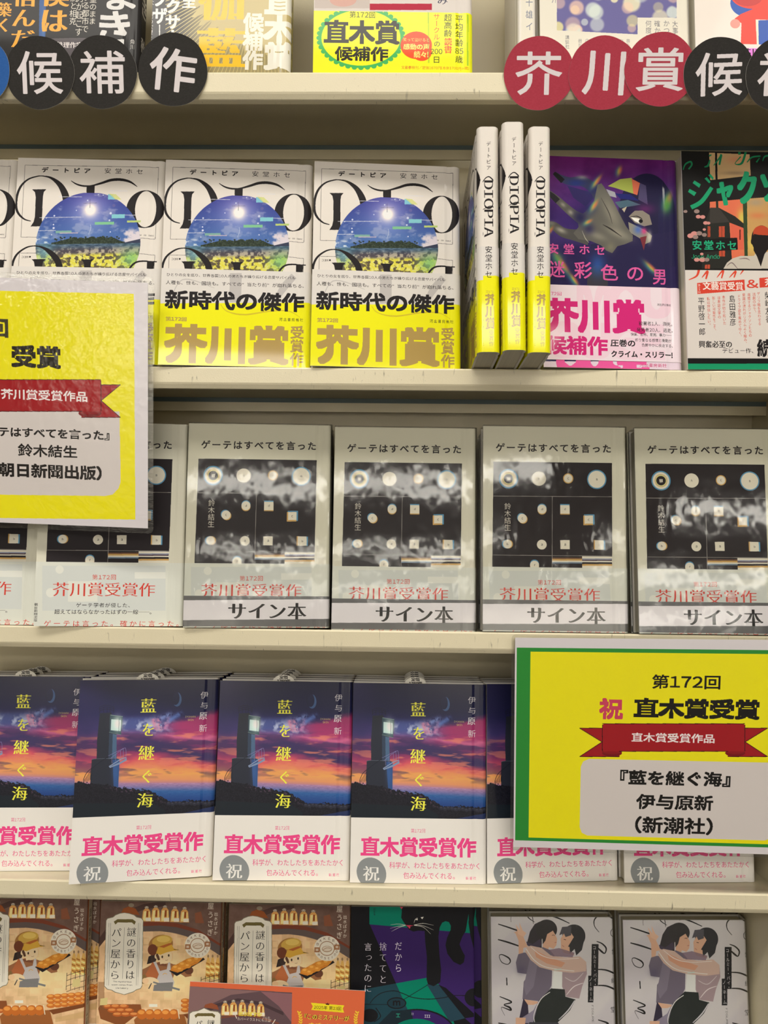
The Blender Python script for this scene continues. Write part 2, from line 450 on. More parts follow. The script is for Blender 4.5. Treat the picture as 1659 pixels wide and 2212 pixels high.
def spine_out(W):                     # turn so that the spine faces the front
    return Matrix.Translation((0, W*MM, 0)) @ Matrix.Rotation(-math.pi/2, 4, 'Z')
def dup(root, pose, label, group=None, extra=None, skip=()):
    r = root.copy(); COL.objects.link(r); r['label'] = label
    if group: r['group'] = group
    def rec(a, b):
        for ch in list(a.children):
            if ch.name.split('.')[0] in skip: continue
            c = ch.copy(); COL.objects.link(c); c.parent = b
            rec(ch, c)
    rec(root, r); place(r, pose, extra); return r

def book_path(W, T, off=0.0, hinge=True, r=5.0):
    P = [(0, 0)]
    if hinge: P += [(W-14, 0), (W-11.5, .55), (W-9, .6), (W-7, .15)]
    k = 6
    for i in range(k+1):
        a = math.pi/2*i/k
        P.append((W-r*(1-math.sin(a)), r*.9*(1-math.cos(a))))
    Q = [(x, T-y) for x, y in reversed(P)]
    P = P+Q
    out = []; n = len(P)
    for i, (x, y) in enumerate(P):
        a = P[max(i-1, 0)]; b = P[min(i+1, n-1)]; dx, dy = b[0]-a[0], b[1]-a[1]; L = math.hypot(dx, dy) or 1
        out.append((x+dy/L*off, y-dx/L*off))
    return P, out, n//2
def shell(name, W, T, z0, z1, off, thick, mats, parent, hinge=True, r=5.0, cap=False, bow=0.0):
    """folded sheet round a book: front, spine, back; slots = front print, spine print, back, cut edge"""
    P, O, h = book_path(W, T, off, hinge, r); _, I, _ = book_path(W, T, off-thick, hinge, r)
    n = len(O); zs = [z0, z1]
    v = [(x, y, z) for z in zs for x, y in O]+[(x, y, z) for z in zs for x, y in I]
    def o_(i, k): return k*n+i
    def n_(i, k): return 2*n+k*n+i
    f, fm, uv = [], [], []
    r0 = [i for i, p in enumerate(P) if p[0] >= W-.01]
    sA, sB = r0[0], r0[-1]
    for i in range(n-1):
        f.append((o_(i, 0), o_(i+1, 0), o_(i+1, 1), o_(i, 1)))
        if i < sA:
            fm.append(0); ua, ub = P[i][0]/W, P[i+1][0]/W
        elif i < sB:
            fm.append(1); ua, ub = P[i][1]/T, P[i+1][1]/T
        else:
            fm.append(2); ua, ub = P[i][0]/W, P[i+1][0]/W
        uv.append([(ua, 0), (ub, 0), (ub, 1), (ua, 1)])
        f.append((n_(i+1, 0), n_(i, 0), n_(i, 1), n_(i+1, 1))); fm.append(3); uv.append([(0, 0)]*4)
        f.append((o_(i, 1), o_(i+1, 1), n_(i+1, 1), n_(i, 1))); fm.append(3); uv.append([(0, 0)]*4)
        f.append((o_(i+1, 0), o_(i, 0), n_(i, 0), n_(i+1, 0))); fm.append(3); uv.append([(0, 0)]*4)
    for i, s_ in ((0, 1), (n-1, -1)):
        q = (o_(i, 0), o_(i, 1), n_(i, 1), n_(i, 0)); f.append(q if s_ > 0 else q[::-1]); fm.append(3); uv.append([(0, 0)]*4)
    if cap:
        for k in (0, 1):
            q = tuple(o_(i, k) for i in range(n)); f.append(q if k else q[::-1]); fm.append(3); uv.append([(0, 0)]*n)
        q = (o_(n-1, 0), o_(0, 0), o_(0, 1), o_(n-1, 1)); f.append(q); fm.append(3); uv.append([(0, 0)]*4)
    m4 = (list(mats)+[mats[0]]*4)[:4]
    return mesh_obj(name, v, f, m4, parent, fm, uv)
def make_book(name, label, cat, group, pose, W, H, T, cover, spine, back, band=None, extra=None, edge=None, r=5.0, hinge=True):
    t = empty(name, label, cat, group); place(t, pose, extra)
    shell('jacket', W, T, 0, H, 0, 1.4, [cover, spine, back, edge or WHITE_STOCK], t, hinge, r)
    box('page_block', 1.6, W-3.0, 1.5, T-1.5, .9, H-1.5, PAGES, t)
    if band:
        bm, bs, z0, z1 = band
        shell('paper_band', W, T, z0, z1, .35, .25, [bm, bs or bm, bs or bm, WHITE_STOCK], t, hinge, r)
    return t

# ------------------------------------------------------------------ the room
def struct(o): o['kind'] = 'structure'; return o
def F(z): return z-HZ*1000         # floor-based heights to camera-based millimetres
WALL = plain('wall_paint', (120, 112, 98), .8); FLOORM = plain('floor_vinyl', (52, 47, 41), .5, bscale=8); CEIL = plain('ceiling_board', (205, 200, 192), .9)
def room(name, *a):
    o = box(name, *a); o.location.z = HZ; return struct(o)
room('floor', -4600, 4600, -9600, 300, F(-60), F(0), FLOORM)
room('ceiling', -4600, 4600, -9600, 300, F(2700), F(2760), CEIL)
room('wall_back', -4600, 4600, 240, 300, F(0), F(2700), WALL)
room('wall_front', -4600, 4600, -9600, -9540, F(0), F(2700), plain('white_wall_paint', (232, 228, 220), .8))
room('wall_left', -4600, -4540, -9540, 240, F(0), F(2700), WALL)
room('wall_right', 4540, 4600, -9540, 240, F(0), F(2700), WALL)

# ------------------------------------------------------------------ the bookcase
XL, XR = -560.0, 358.0
case = empty('bookcase', 'cream painted metal bookcase with backward-sloping display shelves', 'bookcase')
case.location = (0, 0, 0)
def cp(o): o.location.z = HZ; return o
YB = 128.0
for k in range(6):                                                     # back in separate panels, one behind each shelf bay
    zt = [LIPZ['A']+330, LIPZ['A']-22, LIPZ['B']-22, LIPZ['C']-22, LIPZ['D']-22, LIPZ['E']-22][k]
    zb = [LIPZ['A']-24, LIPZ['B']-24, LIPZ['C']-24, LIPZ['D']-24, LIPZ['E']-24, F(20)][k]
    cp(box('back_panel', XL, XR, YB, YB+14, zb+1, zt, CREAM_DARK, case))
for x0, x1 in ((XL-22, XL-.2), (XR+.2, XR+22)):
    cp(box('side_panel', x0, x1, -1, YB+14, F(0), LIPZ['A']+330, CREAM_CLEAN, case))
for row in 'ABCDE':
    zt = LIPZ[row]; h = LIPH[row]
    sh = cp(extr_x('shelf_board', [(1.6, zt-.6), (100, floor_z(row, 100)-.6), (100, floor_z(row, 100)-2), (1.6, zt-2)], XL, XR, CREAM_CLEAN, case))
    prof = [(1.7, zt+.0), (.6, zt-.2), (0, zt-1.2), (0, zt-h+5.5), (.5, zt-h+4), (2.2, zt-h+.4), (3.2, zt-h), (11, zt-h), (11, zt-h+1.2), (3.4, zt-h+1.3), (2.2, zt-h+4.6), (1.7, zt-h+6)]
    extr_x('shelf_lip', prof, XL, XR, CREAM, sh)
    zr = floor_z(row, 100)-2
    extr_x('reveal_strip', [(99.6, zr), (101, zr), (101, zr-4.6), (99.6, zr-4.6)], XL, XR, REVEAL, sh)
    extr_x('rear_flange', [(98.4, zr-4.4), (101, zr-4.4), (101, zr-13.2), (98.4, zr-13.2)], XL, XR, CREAM_CLEAN, sh)
cp(box('plinth', XL, XR, 6, YB, F(0), F(110), CREAM, case))

# ------------------------------------------------------------------ where each book stands
D1 = on('B', -336.1, -4.6, .058, .235, .002); D2 = on('B', -206.3, -2.4, .077, .235, .009); D3 = on('B', -76.1, -2.4, .077, .245, .014)
D0 = on('B', -468.0, -5.0, .05, .235, .0)
PB = on('B', 121.2, -5.0, .075, .205, .010); JB = on('B', 243.2, -1.6, .059, .18, -.009)
S1 = rest(Pose(61.4, -46, 0.005, .2, -.005, 50), 'B', 129, 17.5, True); S2 = rest(Pose(80.9, -53, -.005, .2, -.008, 50), 'B', 129, 17.5, True); S2.z += .7; S3 = rest(Pose(101.6, -46.5, .012, .2, .006, 50), 'B', 129, 17.5, True)
G0 = on('C', -453, -5, .10, .19, .02); G1 = on('C', -322.1, -6, .120, .18, .02); G2 = on('C', -189.9, -2.8, .070, .211, .008, .3)
G3 = on('C', -58.6, 3.8, .019, .209, .004, .3); G4 = on('C', 76.0, 1.0, .014, .198, .003, .3); G5 = on('C', 213.7, -.1, .005, .227, -.001, .3)
R0 = on('D', -427.5, 17, .06, .215, .01); R1 = on('D', -297.8, -12.5, .238, .204, .058, .6); R2 = on('D', -170.2, 6, .060, .222, .018)
R3 = on('D', -41.5, 8.6, .021, .219, .006); R4 = on('D', 87.3, 11.6, .125, .226, .028); R5 = on('D', 218, 20.5, .075, .215, .02)
K1 = on('E', -433.5, 22, .008, .21, -.010); K2 = on('E', -297.8, 22, .002, .211, -.002); K3 = on('E', -166.4, 22, .003, .205, -.003)
C1 = on('E', -41.4, 22, .008, .205, -.008); L1 = on('E', 100.0, 22, .008, .217, -.010); L2 = on('E', 232.9, 22, .011, .21, -.013)
T0 = on('A', -348, 2, .03, .21, 0); T2 = on('A', -208, 2, .03, .21, 0); T3 = on('A', -73.8, 2, .03, .21, 0)
T4 = on('A', 112, 2, .03, .21, 0); T5 = on('A', 238, 2, .0, .21, 0); T4s = rest(Pose(93.5, 1.5, 0, .21, 0, 281), 'A', 76, 15, True)

INK = (28, 25, 26); WHT = (212, 206, 198)
SH = {}
# ---- white novel with the island photograph
def draw_serif_logo(s, ink=INK):
    s.stroke([(245, 735, 8), (180, 715, 14), (120, 660, 22), (92, 590, 24), (95, 480, 24), (130, 380, 22), (200, 310, 16), (290, 280, 12), (350, 278, 10), (430, 297, 22), (510, 355, 45), (560, 425, 62), (592, 510, 70), (600, 620, 66), (590, 720, 50)], ink)
    s.poly([(245, 412), (390, 412), (365, 440), (357, 490), (357, 730), (368, 790), (245, 790), (273, 745), (285, 690), (285, 490), (275, 440)], ink)
    s.stroke([(635, 330, 5), (690, 365, 14), (760, 385, 17), (840, 385, 14), (940, 360, 22), (1040, 330, 27), (1140, 328, 27), (1230, 352, 20), (1303, 402, 5)], ink)
    s.poly([(795, 385), (875, 385), (875, 470), (795, 470)], ink)
    s.ell(1390, 632, 188, 192, ink); s.ell(1396, 632, 106, 184, WHT)
s = Sheet('island_cover', 129, 186, D3, WHT); s.v(660, 330, 4.74)
fr = (90, 88, 86)
for a, b in (((165, 163), (1510, 208)), ((1510, 208), (1505, 937)), ((165, 163), (150, 897)), ((150, 897), (330, 900)), ((1340, 925), (1505, 937)), ((150, 1060), (330, 1062)), ((142, 1060), (138, 1250)), ((1350, 1085), (1507, 1100)), ((1507, 1100), (1505, 1250))):
    s.stroke([a, b], fr, 4)
s.text('デートピア', 338, 195, 825, 248, INK, .03, gap=.55); s.text('安堂ホセ', 968, 207, 1352, 276, INK, .02, gap=.5)
draw_serif_logo(s)
# round photograph
x0, y0, x1, y1 = s.win(*s.c([290, 1370], [440, 1520])); X, Y = s.grid((y0, y1, x0, x1))
inside = ((X-830)/527)**2+((Y-982)/530)**2 < 1
t = np.clip((Y-450)/430, 0, 1)[..., None]
img = np.array([44, 48, 128])*(1-t)+np.array([66, 98, 160])*t
r = np.hypot(X-840, Y-630)
img = img+(np.array([235, 225, 190])-img)*(np.exp(-(r/66)**2)[..., None])+np.array([70, 60, 50])*np.exp(-(r/210)**2)[..., None]
cl = sm(.56, .75, fbm(X/90, Y/60, 3))[..., None]*.35
img = img*(1-cl)+np.array([190, 190, 205])*cl
rc = sm(.0, .4, fbm(X/45, Y/35, 9)-.42+np.clip((X-1100)/700, 0, .3)+np.clip((Y-860)/500, -.3, .1))[..., None]*(sm(1080, 1200, X)*sm(800, 870, Y))[..., None]
img = img*(1-rc)+np.array([205, 196, 205])*rc
lc = sm(.45, .6, fbm(X/50, Y/25, 5))[..., None]*(sm(480, 400, X)*sm(880, 920, Y))[..., None]; img = img*(1-lc)+np.array([200, 205, 215])*lc
hz = sm(968, 974, Y)[..., None]; n1 = fbm(X/40, Y/9, 14)[..., None]
img = img*(1-hz)+(np.array([66, 88, 110])+(n1-.5)*120)*hz
w2 = sm(985, 1050, Y)[..., None]; n2 = sm(.4, .62, fbm(X/34, Y/30, 21))[..., None]; img = img*(1-w2)+(np.array([72, 66, 74])*(1-n2)+np.array([165, 156, 140])*n2)*w2
w3 = sm(1060, 1100, Y)[..., None]; n3 = sm(.42, .55, fbm(X/38, Y/34, 33))[..., None]; n4 = sm(.5, .6, fbm(X/20, Y/18, 35))[..., None]
yc = np.array([88, 78, 60])*(1-n3)+(np.array([208, 200, 70])*(1-n4*.5)+np.array([215, 215, 170])*n4*.5)*n3
img = img*(1-w3)+yc*w3
g = (sm(330, 480, X)*0+np.exp(-((X-1270)/110)**2-((Y-1130)/90)**2))[..., None]*.8; img = img*(1-g)+np.array([120, 180, 110])*g
g = (np.exp(-((X-390)/90)**2-((Y-1060)/90)**2))[..., None]*.6; img = img*(1-g)+np.array([110, 175, 190])*g
isl = (Y > 968-60*sm(440, 700, X)*sm(1200, 1050, X)*(.55+.6*fbm(X/26, X*0, 41))-8) & (Y < 976) & (X > 460) & (X < 1200)
img[isl] = np.array([38, 50, 38])+(fbm(X/12, Y/10, 44)[isl][:, None]-.4)*60
hill = (Y > 972-(X-1180)*.22) & (Y < 974) & (X > 1180); img[hill] = (50, 56, 78)
s.a[y0:y1, x0:x1][inside] = (np.clip(img, 0, 255)/255)[inside]
for i in range(26):
    x = 490+i*26+random.Random(i).uniform(-8, 8); h = random.Random(i+50).uniform(26, 60)
    s.stroke([(x, 965), (x+2, 965-h)], (36, 42, 34), 3); s.ell(x+2, 965-h, 11, 7, (36, 48, 36))
for a in ((515, 492, 750, 497), (330, 702, 750, 702), (1190, 688, 1300, 691), (295, 835, 500, 835), (1020, 440, 1205, 443)): s.stroke([a[:2], a[2:]], (205, 205, 215), 6, .8)
s.rect(1058, 680, 1190, 720, (122, 186, 196)); s.rect(890, 755, 1085, 783, (120, 180, 140)); s.rect(1215, 745, 1352, 765, (170, 190, 110))
s.poly([(1013, 472), (1060, 480), (1090, 528), (1015, 528)], (120, 180, 200)); s.poly([(1020, 468), (1090, 475), (1150, 530), (1090, 530)], (196, 200, 120), .8)
s.rect(500, 838, 660, 864, (130, 175, 150), .8); s.rect(540, 858, 725, 868, (190, 170, 180), .8)
for x, y, q in ((480, 685, 9), (475, 775, 8), (478, 810, 11), (400, 705, 6), (460, 878, 6), (1047, 668, 12), (1037, 740, 9), (1050, 858, 7), (810, 533, 7), (915, 477, 6), (965, 482, 6), (700, 633, 6)): s.ell(x, y, q, q, (190, 195, 220))
s.ell(1075, 590, 16, 16, (90, 90, 150)); s.stroke([(848, 780, 4), (852, 820, 6), (832, 880, 3)], (170, 180, 205)); s.stroke([(835, 520), (835, 610)], (40, 40, 60), 3); s.stroke([(770, 562), (905, 562)], (40, 40, 60), 2)
# second line of letters, half hidden by the band
s.stroke([(72, 1260, 26), (78, 1160, 24), (120, 1070, 20), (210, 1005, 15), (300, 990, 11), (380, 1010, 24), (455, 1060, 48), (520, 1130, 62), (552, 1210, 62), (556, 1290, 60)], INK)
s.poly([(268, 1125), (412, 1125), (385, 1150), (378, 1190), (378, 1420), (300, 1420), (300, 1190), (292, 1150)], INK)
s.poly([(765, 1135), (897, 1135), (870, 1160), (865, 1190), (865, 1420), (800, 1420), (800, 1190), (790, 1160)], INK)
s.stroke([(1230, 1290, 22), (1285, 1200, 20), (1360, 1163, 16), (1530, 1170, 12)], INK); s.rect(1432, 1165, 1502, 1420, INK)
s.stroke([(40, 1145, 3), (60, 1168, 5), (80, 1178, 7)], INK)
s.text('REC', 165, 1090, 232, 1112, INK, .04, mirror=True); s.ell(250, 1100, 9, 9, INK); s.text('1080 | 60 | W', 1345, 886, 1488, 910, INK, .03, mirror=True)
SH['island'] = s
YEL = (232, 220, 8); BRN = (164, 138, 76)
b = Sheet('island_band', 129, 86, D3, (208, 203, 198)); b.v(600, 300, 2.765)
b.rect(100, 990, 1200, 1500, YEL)
gr = (178, 174, 172)
b.stroke([(250, 1010, 2), (330, 850, 6), (520, 900, 3)], gr); b.stroke([(560, 1000, 4), (600, 1040, 6), (700, 1060, 9), (850, 1040, 8), (960, 1040, 6), (1030, 1075, 2)], (196, 178, 40)); b.rect(610, 812, 680, 985, gr); b.stroke([(880, 985, 20), (930, 900, 44), (990, 830, 40)], gr)
b.text('ひとりの女を巡り、世界各国10人の男たちが繰り広げる恋愛サバイバル', 237, 812, 998, 848, INK, .015)
b.text('人種も、性も、国境も。すべての“当たり前”が崩れ落ちる、', 232, 852, 1050, 903, INK, .02)
b.text('新時代の傑作', 230, 910, 1055, 1045, INK, .036)
b.text('第172回', 235, 1068, 360, 1099, BRN, .05); b.text('河出書房新社', 907, 1078, 1050, 1104, INK, .02, gap=.2)
b.text('芥川賞', 232, 1108, 967, 1365, BRN, .042); b.text('受賞作', 973, 1125, 1057, 1370, BRN, .035, vert=True)
SH['island_band'] = b
q = Sheet('island_spine', 17.5, 186, S1, WHT); q.v(600, 300, 2.765)
q.text('デートピア', 1246, 15, 1274, 185, INK, .03, vert=True, gap=.25)
q.text('DIOPIA', 1228, 248, 1292, 588, INK, .03, 'm', turn=True); q.text('安堂ホセ', 1238, 640, 1281, 830, INK, .02, vert=True, gap=.05)
q.stroke([(1300, 345, 3), (1308, 285, 8), (1262, 226, 6), (1222, 262, 4), (1214, 325, 2)], INK); q.stroke([(1304, 480, 3), (1309, 430, 7), (1272, 402, 5), (1222, 424, 3)], INK); q.stroke([(1203, 545, 3), (1225, 560, 5), (1222, 590, 3)], INK)
SH['island_spine'] = q
q = Sheet('island_band_spine', 17.5, 86, S1, (208, 203, 198)); q.v(600, 300, 2.765)
q.text('安堂ホセ', 1238, 640, 1281, 830, INK, .02, vert=True, gap=.05)
q.rect(1150, 818, 1400, 1500, YEL); q.text('安堂ホセ', 1238, 640, 1281, 830, INK, .02, vert=True, gap=.05)
q.text('第172回', 1243, 905, 1303, 922, BRN, .03); q.text('芥川賞', 1237, 925, 1305, 1138, BRN, .035, vert=True); q.text('受賞作', 1260, 1143, 1291, 1240, BRN, .03, vert=True)
q.text('河出書房新社', 1211, 1080, 1231, 1235, INK, .02, vert=True, gap=.2)
SH['island_band_spine'] = q

# ---- cream novel with the optical diagram
CR_ = (206, 203, 186); DK = (40, 35, 38); BL = (86, 142, 178); YO = (196, 158, 92); PW = (216, 210, 194)
s = Sheet('diagram_cover', 129, 184, G3, CR_); s.v(380, 850, 2.476)
s.text('ゲーテはすべてを言った', 917, 268, 1525, 322, DK, .018, gap=.12)
s.poly([(903, 367), (1530, 374), (1522, 1035), (885, 1030)], DK)
ln = (150, 145, 140)
s.stroke([(899, 549), (1527, 553)], ln, 2.5); s.stroke([(1211, 551), (1203, 1030)], ln, 2.5); s.stroke([(893, 861), (1524, 867)], ln, 2.5)
def ring(cx, cy, r, dx, dy, sq=False, w=PW):
    for c_, kx in ((BL, 1), (YO, -1)):
        if dx or dy:
            if sq: s.rect(cx-r+dx*kx, cy-r+dy*kx, cx+r+dx*kx, cy+r+dy*kx, c_)
            else: s.ell(cx+dx*kx, cy+dy*kx, r, r, c_)
    if sq: s.rect(cx-r+abs(dx)*.3, cy-r+abs(dy)*.3, cx+r-abs(dx)*.3, cy+r-abs(dy)*.3, w)
    else: s.ell(cx, cy, r, r, w)
s.ell(981, 457, 51, 52, BL); s.ell(981, 457, 44, 45, PW); s.ell(981, 457, 33, 34, YO); s.ell(981, 457, 30, 31, (205, 200, 140)); s.ell(981, 457, 25, 25, DK); s.rect(973, 449, 990, 466, PW)
s.ell(1142, 457, 38, 38, PW); s.ell(1297, 456, 27, 27, YO); s.ell(1297, 456, 22, 22, PW); s.ell(1448, 461, 51, 51, BL); s.ell(1448, 461, 45, 45, PW)
ring(1156, 618, 24, 0, -5); ring(1051, 667, 24, -4, -4); ring(970, 803, 23, -6, 0); s.ell(1152, 806, 26, 26, PW); ring(1112, 915, 24, 0, -6); ring(984, 957, 22, -3, -5)
s.rect(1252, 591, 1302, 618, BL); s.rect(1252, 622, 1302, 647, YO); s.rect(1252, 597, 1302, 642, PW)
s.rect(1378, 646, 1433, 700, BL); s.rect(1374, 652, 1425, 703, YO); s.rect(1381, 653, 1425, 695, PW)
s.rect(1250, 782, 1300, 830, PW); s.rect(1427, 782, 1440, 832, YO); s.rect(1474, 784, 1487, 834, BL); s.rect(1433, 783, 1480, 833, PW)
for y, c_, h in ((874, (130, 90, 60), 4), (880, YO, 9), (889, PW, 8), (897, (110, 130, 150), 7)): s.rect(1206, y+2, 1364, y+h+2, c_)
s.poly([(1364, 868), (1524, 870), (1523, 1030), (1363, 1030)], PW)
for y, c_, h in ((880, (120, 130, 160), 5), (886, (60, 40, 60), 6), (899, DK, 10), (909, YO, 9)): s.rect(1364, y, 1523, y+h, c_)
s.rect(1364, 938, 1523, 942, BL)
for i, (cx, cy, ch) in enumerate(((981, 457, 'D'), (1142, 457, 'A'), (1297, 456, 'C'), (1448, 461, 'B'), (1156, 618, 'd'), (1051, 667, 'c'), (970, 803, 'b'), (1152, 806, 'a'), (1112, 915, 'f'), (1277, 618, 'd'), (1402, 675, 'c'), (1275, 806, 'a'), (1457, 808, 'b'))):
    s.text(ch, cx-4, cy-6, cx+5, cy+6, DK, .02)
s.text('鈴木結生', 957, 585, 990, 732, (206, 200, 188), .008, 'm', True)
SH['diagram'] = s
b = Sheet('diagram_band', 129, 57, G1, (206, 208, 198))
b.v(0, 1100, 3.606)
for x0_, y0_, x1_, y1_, c_ in ((330, 440, 1290, 790, (196, 200, 196)),): b.rect(x0_, y0_, x1_, y1_, c_)
for cx, cy, r_ in ((465, 470, 32), (395, 650, 36), (850, 640, 30)): b.ell(cx, cy, r_, r_, (212, 213, 205))
b.rect(1050, 490, 1290, 540, (212, 213, 206)); b.rect(530, 560, 760, 720, (210, 211, 203))
RD = (196, 62, 52)
b.text('第172回', 720, 508, 903, 550, RD, .01, 'm', gap=.05); b.text('芥川賞受賞作', 412, 566, 1208, 684, RD, .012, 'm')
b.text('ゲーテ学者が侵した、', 593, 728, 1012, 766, INK, .02, gap=.05); b.text('超えてはならなかったはずの一線──。', 424, 778, 1180, 820, INK, .02)
b.text('ゲーテは言った。確かに言った。', 343, 866, 1392, 914, RD, .015, gap=.25); b.text('朝日新聞出版', 267, 730, 292, 876, INK, .015, vert=True)
SH['diagram_band'] = b
b = Sheet('signed_strip', 129, 27, G3, (222, 218, 224), v0=1.0); b.v(380, 850, 2.476)
b.rect(780, 1060, 1700, 1120, (98, 98, 100)); b.rect(780, 1226, 1700, 1300, (98, 98, 100))
b.text('サイン本', 1070, 1130, 1482, 1232, (20, 18, 20), .03, 'm', gap=.06)
SH['signed'] = b

# ---- dusk lighthouse novel
s = Sheet('lighthouse_cover', 128, 184, R1, (28, 28, 55)); s.v(150, 1460, 5.027)
X, Y = s.grid(); wob = (fbm(X/420, Y/180, 50)-.5)*170+(fbm(X/130, Y/60, 55)-.5)*60
Yw = Y+wob*sm(350, 600, Y)*sm(1180, 1000, Y)
stops = [(40, (26, 28, 58)), (300, (30, 33, 72)), (420, (34, 36, 82)), (560, (62, 52, 108)), (650, (124, 66, 118)), (720, (118, 54, 104)), (800, (112, 48, 96)), (870, (150, 58, 96)), (940, (200, 82, 96)), (1000, (212, 118, 94)), (1080, (218, 154, 88)), (1130, (212, 142, 98)), (1165, (176, 122, 140))]
img = np.zeros(X.shape+(3,))
for k in range(3): img[..., k] = np.interp(Yw, [a for a, _ in stops], [c_[k] for _, c_ in stops])
w_ = (sm(-30, 50, Y-(505-(X-1000)*.2)+(fbm(X/90, Y/60, 57)-.5)*60)*sm(930, 1130, X)*sm(720, 620, Y))[..., None]; img = img*(1-w_)+np.array([156, 50, 104])*w_
w_ = (np.exp(-((Yw-655-(X-1200)*.02)/34)**2)*sm(850, 1100, X))[..., None]*.75; img = img*(1-w_)+np.array([206, 104, 142])*w_
w_ = (np.exp(-((Yw-(715+(X-540)*.16))/58)**2)*sm(420, 620, X))[..., None]*.9; img = img*(1-w_)+np.array([50, 46, 92])*w_
st_ = sm(.52, .62, fbm(X/330+Y/900, Y/60, 61))[..., None]*(sm(560, 640, Y)*sm(1130, 1060, Y))[..., None]*.5
img = img*(1-st_)+np.array([56, 46, 88])*st_
st_ = sm(.55, .68, fbm(X/260, Y/45, 71))[..., None]*(sm(560, 640, Y)*sm(1140, 1000, Y))[..., None]*.7
img = img*(1-st_)+(np.array([206, 100, 110])*.6+np.array([226, 160, 90])*.4)*st_
lf = sm(520, 150, X)[..., None]*sm(1000, 600, Y)[..., None]*.55; img = img*(1-lf)+np.array([44, 40, 84])*lf
tr_ = sm(900, 1250, X)*sm(420, 340, Y-(X-1250)*-.2)
beam = (sm(555, 600, X)*sm(1260, 850, X)*np.exp(-((Y-528-(X-600)*.02)/(78+(X-560)*.05))**4))[..., None]*.85
img = img*(1-beam)+np.array([74, 88, 150])*beam
wsp = (sm(555, 600, X)*sm(1200, 950, X)*np.exp(-((Y-540)/(40+(X-560)*.09))**2)*sm(.42, .68, fbm(X/60+Y/160, Y/46-X/200, 81)))[..., None]*.9
img = img*(1-wsp)+np.array([176, 184, 214])*wsp
for x0_, y0_, x1_, y1_, c_ in ((940, 610, 900, 430, (206, 130, 160)), (990, 600, 960, 440, (216, 140, 168)), (1030, 590, 1090, 440, (196, 120, 168)), (1060, 500, 1230, 390, (90, 120, 190)), (980, 470, 1120, 400, (120, 140, 200))):
    d_ = np.abs((X-x0_)*(y1_-y0_)-(Y-y0_)*(x1_-x0_))/math.hypot(x1_-x0_, y1_-y0_); u_ = ((X-x0_)*(x1_-x0_)+(Y-y0_)*(y1_-y0_))/((x1_-x0_)**2+(y1_-y0_)**2)
    q_ = (np.exp(-(d_/26)**2)*sm(-.1, .2, u_)*sm(1.1, .7, u_)*sm(.3, .6, fbm(X/26, Y/30, 90)))[..., None]*.8; img = img*(1-q_)+np.array(c_)*q_
sea = sm(1158, 1166, Y)[..., None]; t = np.clip((Y-1160)/190, 0, 1)
sc = np.stack([np.interp(t, [0, .25, .5, 1], a) for a in ([170, 120, 45, 30], [125, 110, 90, 62], [158, 160, 150, 125])], -1)
sc = sc+(fbm(X/26, Y/4, 95)[..., None]-.5)*46*(1-t[..., None]); img = img*(1-sea)+sc*sea
s.a[:] = np.clip(img, 0, 255)/255
dl = (38, 42, 56)
s.poly([(330, 405), (455, 398), (512, 640), (512, 905), (295, 905), (300, 700)], dl); s.poly([(432, 620), (514, 640), (510, 905), (422, 905)], (70, 96, 128)); s.poly([(432, 620), (470, 628), (462, 905), (422, 905)], (48, 62, 84))
s.poly([(440, 425), (580, 440), (578, 470), (560, 635), (435, 612)], (50, 72, 84)); s.poly([(455, 470), (560, 480), (555, 600), (448, 590)], (176, 206, 206)); s.blob(525, 520, 50, 75, (232, 244, 235), .95); s.stroke([(540, 455), (536, 620)], (60, 90, 100), 4); s.stroke([(430, 612), (560, 640)], (110, 130, 130), 5); s.stroke([(445, 425), (580, 442)], (130, 150, 150), 6)
for x in (330, 370, 410, 440, 480): s.stroke([(x, 400), (x, 345)], (28, 30, 44), 4)
for y in (330, 350, 372): s.stroke([(325, y+10), (400, y-12), (490, y+8)], (28, 30, 44), 4)
s.poly([(242, 910), (300, 895), (500, 895), (545, 910), (530, 1210), (222, 1210)], dl); s.poly([(470, 905), (545, 910), (530, 1210), (480, 1210)], (44, 74, 126)); s.blob(500, 1040, 40, 130, (60, 100, 160), .5)
s.stroke([(240, 910), (300, 900), (500, 898), (545, 910)], (88, 98, 112), 5)
s.stroke([(430, 985), (560, 905), (618, 888)], (130, 145, 175), 10); s.poly([(430, 990), (560, 930), (620, 892), (622, 918), (545, 960), (440, 1000)], (120, 138, 170))
for a in (((440, 900), (585, 790), (612, 800), (614, 890)), ((420, 870), (588, 785)), ((555, 815), (557, 900)), ((585, 790), (586, 885)), ((500, 850), (503, 925)), ((460, 880), (462, 950))): s.stroke(list(a), (120, 115, 165), 4)
for k in range(8): s.stroke([(240-k*11, 1010+k*16), (238-k*11, 1130+k*3)], (24, 24, 40), 4)
s.stroke([(240, 1005), (190, 1050), (155, 1120), (152, 1160)], (24, 24, 40), 6); s.stroke([(430, 870), (300, 960), (240, 1010)], (26, 28, 44), 6)
X, Y = s.grid()
top = np.interp(X, [30, 150, 300, 420, 560, 700, 850, 960, 1050, 1150, 1250, 1350, 1500, 1650], [1150, 1165, 1165, 1190, 1215, 1225, 1250, 1300, 1345, 1375, 1360, 1350, 1350, 1355])
bush = Y > top+(fbm(X/24, Y/24, 99)-.5)*64
col = np.array([20, 21, 32])+(fbm(X/10, Y/10, 101)[..., None]-.4)*26
pk = (np.exp(-((Y-top-25)/28)**2)*sm(.58, .68, fbm(X/16, Y/14, 105))*sm(350, 500, X)*sm(1100, 1000, X))[..., None]*.5
col = col*(1-pk)+np.array([140, 100, 130])*pk
s.a[bush] = np.clip(col, 0, 255)[bush]/255
